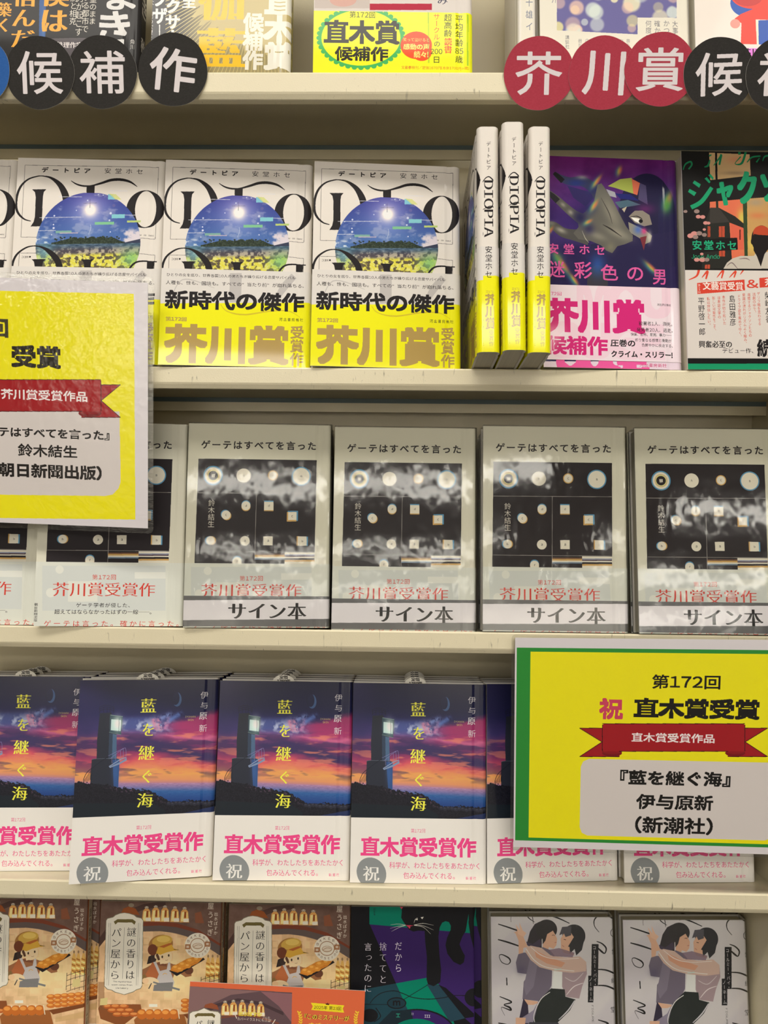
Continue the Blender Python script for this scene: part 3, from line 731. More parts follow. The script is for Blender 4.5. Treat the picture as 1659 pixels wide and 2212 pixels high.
s.poly([(1050, 1540), (1240, 1490), (1600, 1410), (1650, 1420), (1650, 1560), (1050, 1600)], (34, 46, 86)); s.poly([(20, 1385), (900, 1378), (1050, 1470), (1000, 1560), (20, 1570)], (22, 30, 40))
for k in range(13): s.ell(1080+k*40, 1385+6*math.sin(k*2), 24, 20, (38, 40, 54)); s.ell(1076+k*40, 1378+6*math.sin(k*2), 13, 8, (54, 56, 72))
s.ell(1168, 255, 50, 78, (64, 92, 140)); s.ell(1150, 240, 46, 76, (28, 31, 66), .93)
TY = (236, 222, 72)
for ch, a, b_, c_, d in (('藍', 778, 240, 942, 402), ('を', 795, 515, 915, 655), ('継', 752, 752, 920, 915), ('ぐ', 795, 1022, 890, 1165), ('海', 735, 1270, 906, 1430)): s.text(ch, a, b_, c_, d, TY, .02, 'm')
for ch, a, b_, c_, d in (('伊', 1423, 170, 1507, 248), ('与', 1423, 284, 1499, 358), ('原', 1410, 395, 1493, 475), ('新', 1409, 528, 1493, 608)): s.text(ch, a, b_, c_, d, (216, 212, 216), .012, 'm')
s.text('IYOHARA', 1258, 432, 1372, 456, (206, 190, 110), .02); s.text('SHIN', 1283, 466, 1348, 490, (206, 190, 110), .02)
SH['light'] = s
PK = (244, 70, 132); PK2 = (214, 84, 130)
b = Sheet('lighthouse_band', 128, 59, R1, (222, 218, 212)); b.v(0, 1400, 3.318)
b.text('第172回', 977, 1272, 1082, 1297, PK2, .015, 'm'); b.text('直木賞受賞作', 590, 1350, 1455, 1452, PK, .04)
b.ell(663, 1612, 114, 113, (132, 136, 138)); b.text('祝', 600, 1562, 722, 1668, (222, 220, 216), .02, 'm')
b.text('科学が、わたしたちをあたたかく', 803, 1518, 1474, 1534, PK2, .012, 'm'); b.text('包み込んでくれる。', 907, 1584, 1290, 1618, PK2, .012, 'm'); b.text('新潮社', 1370, 1588, 1446, 1608, PK2, .03, gap=.25)
SH['light_band'] = b
b = Sheet('price_slip_print', 22, 10, None, (214, 210, 200)).flat()
b.text('定価', 7, 1.2, 15, 4.4, INK, .04); b.text('1760円', 4.6, 5.2, 17.4, 8.6, INK, .04)
SH['slip'] = b

# ---- purple novel
s = Sheet('purple_cover', 120, 186, PB, (74, 26, 86)); s.v(1160, 330, 5.352)
X, Y = s.grid(); t = sm(0, 900, Y+X*.1)[..., None]; img = np.array([92, 18, 92])*(1-t)+np.array([58, 34, 104])*t
t = sm(900, 1500, Y+X*.35)[..., None]*.75; img = img*(1-t)+np.array([24, 20, 58])*t; img = img+(fbm(X/160, Y/160, 111)[..., None]-.5)*30
s.a[:] = np.clip(img, 0, 255)/255
NV = (26, 22, 58)
s.ell(1270, 720, 330, 480, NV); s.rect(1400, 700, 1600, 1320, (28, 24, 64)); s.poly([(620, 1060), (1600, 900), (1560, 1300), (1250, 1600), (650, 1600)], (32, 26, 66))
s.ell(700, 1500, 120, 200, (52, 48, 56)); s.blob(700, 1300, 90, 130, (40, 80, 150), .8)
s.poly([(820, 385), (960, 305), (1095, 290), (1118, 475), (900, 405)], (150, 160, 74)); s.poly([(1095, 300), (1190, 350), (1160, 490), (1115, 475)], (196, 100, 74)); s.poly([(1190, 350), (1260, 380), (1280, 600), (1170, 540)], (70, 62, 98))
s.poly([(800, 420), (900, 455), (920, 520), (840, 500)], (150, 150, 160)); s.poly([(905, 470), (1080, 480), (1180, 555), (960, 530)], (24, 28, 100)); s.poly([(900, 570), (1050, 545), (1200, 600), (960, 640)], (66, 92, 108)); s.blob(1250, 650, 110, 60, (90, 30, 90), .8)
s.poly([(1060, 735), (1130, 670), (1220, 668), (1300, 720), (1330, 830), (1240, 850), (1130, 810)], (128, 120, 110)); s.poly([(1085, 745), (1180, 760), (1215, 800), (1180, 815), (1130, 790)], (226, 222, 214)); s.ell(1200, 790, 24, 22, (16, 14, 20)); s.stroke([(1080, 740, 5), (1160, 735, 9), (1215, 765, 8)], (16, 14, 20)); s.poly([(980, 650), (1040, 620), (1010, 690)], (170, 160, 140))
s.poly([(1055, 800), (1140, 840), (1260, 900), (1330, 960), (1310, 1030), (1240, 1060), (1190, 990), (1070, 920)], (132, 128, 116)); s.blob(1170, 890, 50, 50, (70, 100, 170), .9); s.blob(1238, 905, 30, 36, (190, 60, 120), .95); s.poly([(1190, 980), (1270, 960), (1235, 1130)], (110, 40, 50)); s.blob(1300, 975, 26, 64, (190, 184, 172), .9)
HG = (104, 102, 92)
s.poly([(350, 380), (700, 480), (560, 620), (420, 520)], (40, 30, 84))
s.stroke([(200, 235, 44), (270, 290, 74), (380, 330, 92), (520, 330, 110), (640, 400, 120), (760, 540, 170), (860, 760, 210)], (46, 48, 76)); s.stroke([(196, 232, 36), (240, 270, 50), (300, 330, 60)], (14, 12, 16)); s.blob(520, 285, 66, 26, (126, 122, 126), .9); s.blob(450, 350, 110, 44, (26, 42, 112), .85); s.blob(640, 430, 70, 50, (24, 26, 84), .7)
s.stroke([(128, 455, 56), (220, 530, 76), (330, 630, 88), (440, 720, 104), (560, 790, 150)], (84, 82, 78)); s.stroke([(124, 455, 40), (180, 500, 60), (240, 560, 66)], (34, 32, 38)); s.blob(300, 600, 34, 20, (150, 146, 134), .8, 40); s.blob(390, 690, 34, 24, (156, 152, 138), .9, 40)
s.stroke([(110, 830, 80), (200, 850, 96), (300, 920, 110), (430, 950, 130), (600, 970, 200)], (74, 72, 70)); s.blob(275, 895, 62, 28, (162, 158, 144), .9, 24); s.blob(165, 815, 46, 26, (120, 116, 108), .9)
s.poly([(700, 370), (745, 352), (800, 430), (880, 560), (950, 700), (1030, 850), (1108, 955), (1105, 1020), (1010, 1060), (930, 1080), (870, 1160), (800, 1130), (740, 1070), (620, 1020), (480, 1000), (420, 930), (480, 860), (470, 760), (560, 680), (660, 560)], (90, 88, 82))
s.blob(500, 750, 80, 90, (26, 24, 70), .9); s.blob(600, 640, 70, 70, (30, 26, 80), .8); s.blob(860, 700, 70, 190, (134, 130, 116), .8, -25); s.blob(940, 930, 150, 50, (144, 140, 124), .75, 25); s.blob(700, 960, 110, 40, (136, 132, 118), .7, 20); s.blob(850, 1090, 50, 56, (116, 112, 94), .8)
s.stroke([(760, 830, 4), (850, 880, 16), (980, 970, 4)], (40, 36, 36)); s.stroke([(740, 520, 3), (830, 690, 9), (870, 820, 3)], (58, 54, 52)); s.stroke([(520, 900, 3), (560, 990, 8), (600, 1040, 3)], (170, 166, 150)); s.blob(600, 880, 60, 60, (34, 30, 76), .7)
for cx, cy, rx, ry, ro in ((690, 330, 30, 90, 35), (660, 610, 34, 80, 30), (590, 800, 30, 50, 60), (950, 210, 34, 60, 15), (1510, 560, 50, 110, 15), (150, 900, 30, 60, 30), (430, 1470, 26, 90, -35), (1320, 1330, 30, 110, -45), (280, 1270, 40, 160, -35)):
    s.blob(cx-14, cy+10, rx, ry, (60, 150, 150), .6, ro); s.blob(cx, cy, rx*.6, ry*.8, (200, 180, 60), .8, ro); s.blob(cx+16, cy-6, rx*.5, ry*.7, (200, 80, 70), .6, ro)
s.blob(1510, 600, 50, 90, (50, 130, 60), .8); s.blob(240, 1220, 60, 60, (60, 140, 80), .6)
PP = (206, 84, 146)
s.text('安堂ホセ', 128, 1045, 782, 1187, PP, .012, gap=.35)
for ch, a, b_, c_, d in (('迷', 140, 1245, 325, 1445), ('彩', 425, 1255, 640, 1460), ('色', 733, 1285, 940, 1480), ('の', 1040, 1318, 1230, 1482), ('男', 1335, 1345, 1492, 1528)): s.text(ch, a, b_, c_, d, PP, .014)
s.text('CAMOU', 140, 1495, 1560, 2000, (226, 90, 150), .06)
s.rect(-400, 2440, 1800, 2600, (214, 196, 210)); s.v(1100, 300, 2.968); s.rect(60, 1426, 1200, 1520, (214, 196, 210)); s.text('OUGE', 300, 1380, 900, 1478, (222, 84, 150), .08); s.text('河出書房新社', 835, 1442, 1010, 1462, (190, 60, 110), .01)
SH['purple'] = s
CRM = (196, 34, 112)
b = Sheet('purple_band', 120, 65, PB, (222, 206, 214), v0=6.5); b.v(1100, 300, 2.968)
b.text('MOU', 430, 880, 1040, 1180, (222, 192, 206), .06); b.text('OUGE', 240, 1140, 1000, 1450, (222, 194, 208), .07)
b.text('第172回', 215, 979, 335, 1005, CRM, .03); b.text('芥川賞', 222, 1015, 873, 1255, CRM, .045); b.text('候補作', 232, 1258, 633, 1392, CRM, .04)
for t_, a, b_, c_, d in (('被害者1人、瀕死。', 828, 1158, 1047, 1214), ('発見者20人、逃走。', 815, 1200, 1050, 1253)): b.text(t_, a, b_, c_, d, INK, .03)
for t_, a, b_, c_, d in (('快楽、恐怖、差別、暴力──', 778, 1238, 1042, 1275), ('折り重なる感情と衝動が', 805, 1270, 1042, 1315), ('色鮮やかに疾走する、', 848, 1304, 1050, 1346)): b.text(t_, a, b_, c_, d, INK, .01)
b.text('圧巻の', 647, 1284, 808, 1336, INK, .04); b.text('クライム・スリラー!', 652, 1345, 1050, 1420, INK, .04); b.text('河出書房新社', 947, 1050, 1038, 1080, INK, .01)
SH['purple_band'] = b

# ---- black and green novel
GN = (20, 142, 98)
s = Sheet('green_cover', 114, 190, JB, (16, 15, 15)); s.v(1440, 310, 7.374)
TN = (176, 146, 104)
s.poly([(675, 145), (770, 148), (778, 575), (695, 582)], TN); s.poly([(803, 152), (1322, 172), (1340, 510), (812, 572)], TN); s.blob(1120, 260, 160, 60, (190, 120, 88), .6); s.blob(1100, 470, 200, 30, (120, 100, 80), .6)
s.poly([(688, 930), (1215, 885), (1245, 1995), (688, 1995)], (206, 104, 74)); s.poly([(1280, 880), (1900, 830), (1900, 1995), (1290, 1790)], (184, 142, 86)); s.blob(1200, 1180, 70, 130, (196, 190, 80), .9); s.blob(1400, 1600, 160, 130, (206, 186, 84), .8); s.blob(1450, 1150, 140, 50, (196, 110, 70), .7); s.blob(1420, 940, 130, 60, (150, 138, 120), .7)
s.poly([(1212, 885), (1280, 880), (1292, 1795), (1240, 1800)], (44, 62, 36)); s.poly([(785, 915), (822, 912), (835, 1995), (800, 1995)], (34, 40, 26))
s.poly([(695, 1022), (830, 1022), (1090, 1160), (1222, 1270), (1224, 1350), (1000, 1260), (1015, 1500), (1050, 1995), (560, 1995), (600, 1300)], (34, 34, 30)); s.poly([(695, 1022), (830, 1022), (1005, 1250), (680, 1275)], (54, 50, 46)); s.poly([(1018, 1265), (1222, 1345), (1232, 1690), (1030, 1700)], (204, 92, 70))
for a in ((832, 1318, 925, 1490), (655, 1318, 695, 1490), (835, 1700, 930, 1800), (610, 1930, 690, 1995), (1158, 1370, 1180, 1535)): s.rect(*a, (176, 72, 48) if a[0] < 1100 else (120, 40, 30)); s.stroke([((a[0]+a[2])/2, a[1]), ((a[0]+a[2])/2, a[3])], (30, 26, 24), 6)
for cx, cy, r_ in ((300, 1082, 32), (480, 1080, 44), (505, 1165, 40), (575, 1170, 40), (620, 1265, 38), (665, 1268, 32), (600, 1370, 26), (380, 1470, 50), (440, 1440, 56), (520, 1430, 46), (600, 1455, 40), (460, 1490, 44), (560, 1760, 28), (480, 1850, 44), (570, 1850, 50), (640, 1850, 42)): s.ell(cx, cy, r_, r_*.75, (196, 132, 126) if cx > 350 and (cx+cy) % 3 else (140, 118, 112))
s.poly([(905, 1995), (960, 1900), (1050, 1830), (1180, 1790), (1390, 1790), (1420, 1740), (1900, 1700), (1900, 1995)], (186, 178, 166)); s.stroke([(960, 1950, 6), (1040, 1900, 16), (1130, 1995, 8)], (120, 104, 104)); s.stroke([(1150, 1840, 6), (1260, 1830, 20), (1330, 1860, 6)], (130, 112, 112))
s.ell(1510, 1520, 160, 215, (22, 16, 16)); s.ell(1510, 1420, 132, 112, (176, 68, 40)); s.poly([(1390, 1440), (1470, 1455), (1640, 1465), (1680, 1600), (1560, 1760), (1500, 1960), (1440, 1800), (1385, 1700)], (22, 16, 16)); s.ell(1362, 1560, 20, 48, (22, 16, 16))
s.poly([(340, 770), (365, 722), (475, 780), (440, 838)], GN); s.poly([(415, 630), (442, 588), (545, 650), (518, 705)], GN); s.poly([(605, 560), (640, 535), (700, 610), (680, 636)], GN); s.poly([(662, 505), (700, 485), (750, 548), (735, 580)], GN)
s.stroke([(390, 1020, 70), (560, 920, 70), (720, 700, 60)], GN); s.text('ャ', 790, 610, 1070, 990, GN, .055); s.text('ク', 1115, 440, 1450, 965, GN, .05); s.text('ソ', 1490, 480, 1800, 930, GN, .05)
s.stroke([(262, 420, 14), (300, 330, 24), (380, 290, 28), (400, 340, 26), (350, 410, 26)], (16, 112, 72)); s.stroke([(690, 180, 44), (700, 200, 40)], (16, 112, 72)); s.stroke([(600, 375, 16), (660, 350, 34), (690, 260, 20)], (16, 112, 72)); s.stroke([(750, 350, 12), (850, 220, 30), (870, 185, 34), (840, 340, 30)], (16, 112, 72))
s.stroke([(1160, 90, 40), (1160, 180, 40)], (16, 112, 72)); s.stroke([(1270, 95, 34), (1200, 310, 34), (1090, 320, 10), (1180, 210, 20)], (16, 112, 72)); s.stroke([(1280, 300, 14), (1360, 220, 26), (1495, 200, 24)], (16, 112, 72)); s.stroke([(1430, 300, 26), (1480, 230, 14)], (16, 112, 72)); s.stroke([(1530, 280, 12), (1560, 210, 26), (1640, 190, 30)], (16, 112, 72))
s.poly([(405, 1530), (1125, 1500), (1135, 1690), (405, 1740)], (14, 14, 14)); s.text('安堂ホセ', 408, 1538, 1112, 1700, (28, 160, 116), .02, gap=.15); s.text('Jose Ando', 392, 1745, 850, 1850, (28, 160, 116), .02)
s.rect(-600, 3200, 2600, 3700, (16, 15, 15)); s.v(1100, 300, 2.968); s.rect(0, 1441, 1900, 1560, (18, 140, 96))
SH['green'] = s
b = Sheet('green_band', 114, 76, JB, (206, 198, 192), v0=9.5); b.v(1100, 300, 2.968)
for p_ in ([(1150, 905, 4), (1200, 880, 12), (1215, 840, 16)], [(1235, 890, 5), (1270, 850, 14), (1260, 900, 10)], [(1330, 890, 4), (1370, 845, 12), (1360, 895, 8)], [(1410, 890, 4), (1450, 850, 12), (1440, 890, 8)], [(1480, 870, 4), (1500, 842, 10)]): b.stroke(p_, (206, 66, 44))
RB = (200, 62, 46)
b.poly([(1203, 925), (1507, 903), (1510, 972), (1206, 996)], RB); b.text('文藝賞受賞', 1238, 916, 1500, 972, (222, 214, 208), .03); b.text('第59回', 1208, 930, 1226, 990, (222, 214, 208), .01, vert=True)
b.text('&', 1520, 903, 1597, 958, RB, .02); b.poly([(1602, 893), (1900, 872), (1900, 935), (1604, 955)], RB); b.text('芥川賞', 1635, 895, 1800, 945, (222, 214, 208), .03)
for t_, a, b_, c_, d, w_ in (('平野啓一郎', 1208, 1020, 1258, 1260, .012), ('島田雅彦', 1408, 1003, 1452, 1200, .012), ('柴崎友香', 1635, 980, 1685, 1180, .012)): b.text(t_, a, b_, c_, d, INK, w_, vert=True)
for t_, a, b_, c_, d in (('私は評価したい。', 1266, 1015, 1290, 1192), ('新しい可能性をこそ、', 1300, 1012, 1325, 1228), ('日本語文学の', 1333, 1010, 1356, 1152), ('本作が切り拓いた', 1364, 1005, 1388, 1192), ('ドライブ感を高めてゆく。', 1464, 1000, 1488, 1265), ('意識の流れがリズムよく絡み、', 1495, 990, 1521, 1310), ('増殖するジャクソンたちの', 1527, 990, 1552, 1270), ('活劇の中で、', 1557, 987, 1582, 1112), ('ゲリラ戦を思わせる', 1589, 982, 1612, 1195)): b.text(t_, a, b_, c_, d, (190, 74, 60), .0, vert=True)
b.text('興奮必至の', 1213, 1290, 1427, 1345, INK, .02, 'm'); b.text('デビュー作、', 1365, 1340, 1565, 1376, INK, .02); b.text('続', 1585, 1285, 1690, 1400, INK, .05)
SH['green_band'] = b

# ---- bakery novel
s = Sheet('bakery_cover', 123, 181, K3, (110, 84, 70)); s.v(370, 1880, 4.1475)
s.F0 = None
X, Y = s.grid(); n = fbm(X/60, Y/60, 120)[..., None]-.5
img = np.zeros(X.shape+(3,))+np.array([104, 80, 70])+n*24
arch = np.interp(X, [500, 700, 900, 1100, 1300, 1450, 1600], [640, 560, 575, 572, 620, 700, 790])
wl = sm(arch-6, arch+4, Y)[..., None]; img = img*(1-wl)+(np.array([222, 184, 142])+n*36)*wl
br = ((np.floor(Y/70)+np.floor((X+35*(np.floor(Y/70) % 2))/110)) % 2)[..., None]*wl*12; img = img-br
gl = np.exp(-((X-1250)/330)**2-((Y-1000)/220)**2)[..., None]*wl*.6; img = img*(1-gl)+np.array([236, 220, 160])*gl
s.a[:] = np.clip(img, 0, 255)/255
s.stroke([(500, 560, 60), (700, 470, 60), (900, 470, 50), (1100, 470, 46)], (92, 62, 50), 50, .0)
s.poly([(890, 492), (1050, 486), (1200, 500), (1400, 560), (1610, 690), (1610, 800), (1400, 655), (1200, 590), (1050, 572), (890, 576)], (92, 80, 76)); s.poly([(890, 492), (1050, 486), (1200, 500), (1400, 560), (1610, 690), (1610, 712), (1400, 590), (1200, 536), (1050, 522), (890, 528)], (116, 60, 42))
s.poly([(505, 640), (560, 560), (640, 480), (720, 400), (900, 330), (1100, 300), (1100, 345), (900, 380), (760, 440), (600, 600), (505, 720)], (78, 58, 52)); s.poly([(700, 410), (720, 370), (770, 350), (830, 370), (870, 430)], (140, 76, 40)); s.ell(790, 340, 26, 18, (150, 140, 120), .8)
def bags(s, L, top, bot, wid, sc=1.0):
    for i, x in enumerate(L):
        y0 = top+(8 if i in (0, 3) else 0)+(14 if i == len(L)-1 else 0); y1 = bot+i*2
        s.poly([(x-wid*.42, y0+22*sc), (x-wid*.2, y0), (x+wid*.2, y0), (x+wid*.42, y0+22*sc), (x+wid*.55, y1), (x-wid*.55, y1)], (206, 150, 84))
        s.poly([(x-wid*.32, y0+26*sc), (x-wid*.02, y0+22*sc), (x-wid*.1, y1-8), (x-wid*.42, y1-8)], (232, 208, 142)); s.poly([(x+wid*.22, y0+28*sc), (x+wid*.38, y0+28*sc), (x+wid*.4, y1-12), (x+wid*.2, y1-12)], (226, 196, 124))
        s.poly([(x, y0+22*sc), (x+wid*.2, y0+22*sc), (x+wid*.18, y0+(y1-y0)*.65), (x-wid*.06, y0+(y1-y0)*.65)], (140, 70, 30)); s.poly([(x-wid*.1, y0+(y1-y0)*.72), (x+wid*.5, y0+(y1-y0)*.7), (x+wid*.5, y1-4), (x-wid*.1, y1-4)], (222, 214, 196))
        s.ell(x, y0-10*sc, wid*.22, 11*sc, (188, 178, 160)); s.stroke([(x-wid*.15, y0-18*sc), (x, y0), (x+wid*.2, y0-20*sc)], (120, 104, 92), 4*sc)
bags(s, [930, 1012, 1095, 1185, 1272], 362, 486, 78)
s.poly([(1365, 410), (1420, 395), (1450, 500), (1370, 500)], (128, 78, 56))
# baguettes and cage on the right
for x in (1492, 1532, 1578):
    s.poly([(x-22, 1000), (x-20, 860), (x-6, 806), (x+8, 806), (x+20, 860), (x+22, 1000)], (212, 168, 92))
    for k in range(6): s.poly([(x-18, 850+k*26), (x+16, 864+k*26), (x+14, 878+k*26), (x-18, 864+k*26)], (238, 214, 140) if k % 2 else (168, 112, 50))
    s.ell(x, 796, 8, 14, (150, 120, 90))
for y in (985, 1030, 1080, 1130): s.stroke([(1430, y+25), (1500, y), (1620, y-30)], (58, 44, 40), 4)
for x in (1432, 1470, 1510, 1550, 1590): s.stroke([(x, 985-(x-1430)*.3), (x-4, 1140)], (58, 44, 40), 4)
s.poly([(1487, 1045), (1560, 1035), (1550, 1110), (1480, 1112)], (206, 190, 130))
for a in ((1290, 985, 1340, 1020), (1200, 640, 1240, 700), (1270, 660, 1310, 710), (910, 640, 950, 690), (1100, 620, 1130, 650)): s.rect(*a, (232, 200, 150), .6)
# baker
SK = (238, 200, 160)
s.poly([(940, 870), (955, 800), (1000, 780), (1010, 850)], (52, 42, 40)); s.ell(1000, 815, 26, 40, (64, 50, 46))
s.poly([(935, 900), (1000, 862), (1060, 846), (1130, 852), (1180, 870), (1260, 880), (1340, 925), (1345, 975), (1290, 985), (1200, 925), (1175, 1000), (1040, 1020), (925, 1045), (840, 1020), (830, 985), (870, 930)], (146, 98, 66))
s.poly([(990, 850), (1050, 900), (1040, 990), (960, 1000), (930, 960)], (172, 100, 62)); s.poly([(830, 1000), (925, 960), (950, 1040), (860, 1050)], (126, 100, 60)); s.poly([(1020, 860), (1110, 850), (1120, 890), (1050, 880)], (120, 76, 56))
s.poly([(998, 850), (1022, 845), (1060, 930), (1120, 915), (1132, 850), (1150, 850), (1160, 950), (1190, 1030), (1170, 1110), (1040, 1110), (1030, 1010), (1050, 960)], (186, 180, 178)); s.poly([(1010, 1040), (1180, 1030), (1170, 1110), (1000, 1110)], (120, 118, 118)); s.stroke([(1085, 965), (1100, 950), (1125, 958)], (206, 160, 80), 5)
s.ell(1100, 800, 66, 66, SK); s.poly([(1040, 770), (1060, 870), (1140, 850), (1165, 790)], SK); s.ell(1022, 800, 14, 20, SK); s.poly([(1030, 760), (1050, 800), (1058, 830), (1040, 835), (1020, 790)], (90, 62, 48))
s.ell(1063, 690, 110, 84, (158, 112, 62), 1, rot=-12); s.ell(1075, 660, 92, 50, (196, 158, 74), 1, rot=-10); s.ell(990, 740, 44, 50, (110, 62, 42)); s.ell(1085, 645, 60, 28, (216, 186, 100), .9)
s.poly([(1020, 770), (1040, 715), (1090, 692), (1160, 690), (1180, 728), (1228, 742), (1180, 748), (1110, 765), (1060, 785)], (206, 160, 62)); s.poly([(1045, 712), (1140, 680), (1165, 690), (1090, 722)], (172, 96, 48))
s.stroke([(1180, 735, 5), (1230, 741, 2)], (60, 44, 40))
s.ell(1078, 803, 7, 12, (60, 44, 36)); s.ell(1136, 790, 7, 12, (60, 44, 36)); s.stroke([(1106, 832), (1120, 834), (1130, 828)], (150, 90, 70), 3); s.ell(1086, 822, 12, 6, (236, 170, 140), .5)
s.ell(985, 1020, 66, 34, SK, 1, rot=10); s.ell(930, 1018, 30, 26, (228, 188, 146)); s.stroke([(1000, 1030, 14), (1100, 1060, 16), (1240, 1098, 18)], (118, 118, 116)); s.stroke([(985, 1040, 8), (960, 1090, 10)], (70, 66, 64))
s.ell(1320, 925, 40, 36, (98, 62, 46))
s.poly([(1140, 928), (1450, 810), (1463, 826), (1212, 975), (1205, 972)], (38, 34, 36)); s.poly([(1150, 925), (1170, 890), (1230, 860), (1300, 820), (1380, 800), (1440, 818), (1400, 860), (1220, 945)], (196, 122, 44))
for x, y, r_ in ((1200, 900, 34), (1262, 872, 36), (1330, 840, 38), (1390, 826, 34), (1240, 915, 30), (1310, 885, 30)): s.ell(x, y, r_, r_*.7, (206, 136, 52)); s.ell(x-6, y-8, r_*.5, r_*.3, (228, 170, 84), .8)
# bakery badge
s.ell(1395, 700, 116, 112, (222, 214, 198)); s.ell(1395, 700, 68, 66, (150, 110, 78)); s.ell(1395, 700, 62, 60, (222, 214, 198)); s.ell(1395, 705, 46, 28, (170, 140, 110)); s.ell(1395, 703, 40, 22, (214, 200, 180)); s.stroke([(1360, 712), (1395, 695), (1430, 700)], (150, 110, 80), 4)
for a in ((1282, 690, 1330, 735), (1460, 665, 1508, 712)): s.rect(*a, (156, 108, 72)); s.rect(a[0]+12, a[1]+12, a[0]+36, a[1]+32, (222, 214, 198), .7)
for i, ch in enumerate('BAKERY'):
    a = math.radians(205+i*26); x, y = 1395+92*math.cos(a), 700+90*math.sin(a); s.text(ch, x-11, y-13, x+11, y+13, (96, 64, 44), .04)
for i, ch in enumerate('Nostimo'):
    a = math.radians(142-i*20.5); x, y = 1395+92*math.cos(a), 700+90*math.sin(a); s.text(ch, x-(3 if ch == 'i' else 9), y-12, x+(3 if ch == 'i' else 9), y+12, (96, 64, 44), .03)
# title plate
PLT = (220, 214, 200)
pl = [(568, 480), (580, 462), (630, 450), (650, 432), (690, 416), (730, 410), (770, 416), (815, 430), (840, 450), (880, 458), (898, 478), (898, 1060), (885, 1085), (850, 1095), (820, 1115), (740, 1140), (660, 1118), (630, 1100), (590, 1092), (562, 1065)]
s.poly([(x+(4 if x > 730 else -4), y+(5 if y > 800 else -5)) for x, y in pl], (120, 116, 96)); s.poly(pl, PLT)
for x in (608, 732, 858): s.stroke([(x, 540 if x == 732 else 500), (x-10, 1000 if x == 732 else 1060)], (120, 118, 106), 3)
for x in (592, 872): s.stroke([(x, 500), (x-10, 1060)], (120, 118, 106), 2.5)
s.poly([(635, 488), (668, 466), (805, 466), (835, 488), (822, 516), (800, 496), (672, 494), (650, 514)], (104, 92, 54))
s.text('謎の香りは', 757, 538, 832, 1005, (22, 20, 20), .008, 'm', True, gap=.08); s.text('パン屋から', 616, 545, 697, 1005, (22, 20, 20), .008, 'm', True, gap=.08)
s.text('The mysterious', 636, 1020, 804, 1036, (22, 20, 20), .05); s.text('scent comes from', 624, 1047, 812, 1063, (22, 20, 20), .05); s.text('the bakery', 660, 1076, 776, 1094, (22, 20, 20), .05)
s.text('土屋うさぎ', 1482, 236, 1532, 612, (216, 206, 190), .01, 'm', True, gap=.2); s.text('出水ぽすか', 1540, 400, 1573, 604, (216, 206, 190), .01, 'm', True, gap=.1)
# breads at the foot, measured on the neighbouring copy
s.ref(K2); s.v(0, 1880, 4.1475)
s.poly([(1200, 1340), (1250, 1290), (1650, 1290), (1700, 1480), (1230, 1480)], (150, 92, 50)); s.poly([(880, 1240), (900, 1200), (1260, 1200), (1270, 1260), (1090, 1400), (900, 1330)], (132, 78, 44))
rg = random.Random(3)
for k in range(3):
    for j in range(3): x, y = 930+j*75+k*46, 1205+k*36; s.ell(x+30, y+14, 44, 20, (176, 92, 44)); s.ell(x+26, y+8, 32, 11, (222, 150, 84), .8)
for k in range(5): x = 1235+k*72; s.ell(x+36, 1290, 46, 46, (190, 106, 44)); s.ell(x+30, 1272, 28, 18, (230, 160, 80), .8); s.stroke([(x+70, 1245), (x+84, 1330)], (228, 214, 190), 8)
s.rect(1335, 1198, 1410, 1224, (228, 222, 206)); s.rect(880, 1000, 935, 1250, (120, 84, 56), .5)
s.poly([(900, 1150), (965, 1140), (960, 1205), (895, 1210)], (206, 190, 130))
for k in range(6):
    for j in range(3): x, y = 1660+k*62, 1170+j*40+k*-4; s.ell(x, y, 40, 22, (196, 112, 48)); s.ell(x-6, y-7, 24, 9, (232, 170, 90), .8)
s.poly([(1640, 1290), (2000, 1230), (2000, 1260), (1680, 1330)], (120, 70, 40)); s.poly([(1700, 1360), (2030, 1290), (2030, 1350), (1700, 1400)], (196, 160, 110), .7)
SH['bakery'] = s
b = Sheet('bakery_band', 123, 52, K1, (216, 204, 190)); b.v(0, 1880, 4.1475)
b.text('『このミステリーがすごい!』大賞', -350, 1360, 695, 1420, (206, 96, 50), .03, 'm'); b.text('大賞', 200, 1450, 600, 1650, (190, 60, 40), .03, 'm')
SH['bakery_band'] = b
q = Sheet('bakery_spine', 20, 178, None, (176, 96, 56)).flat(); q.rect(6, 0, 20, 178, (196, 182, 156))
q.text('謎の香りはパン屋から', 8.5, 12, 16, 105, (70, 52, 40), .01, 'm', True); q.text('土屋うさぎ', 9, 112, 15, 150, (70, 52, 40), .01, 'm', True); SH['bakery_spine'] = q

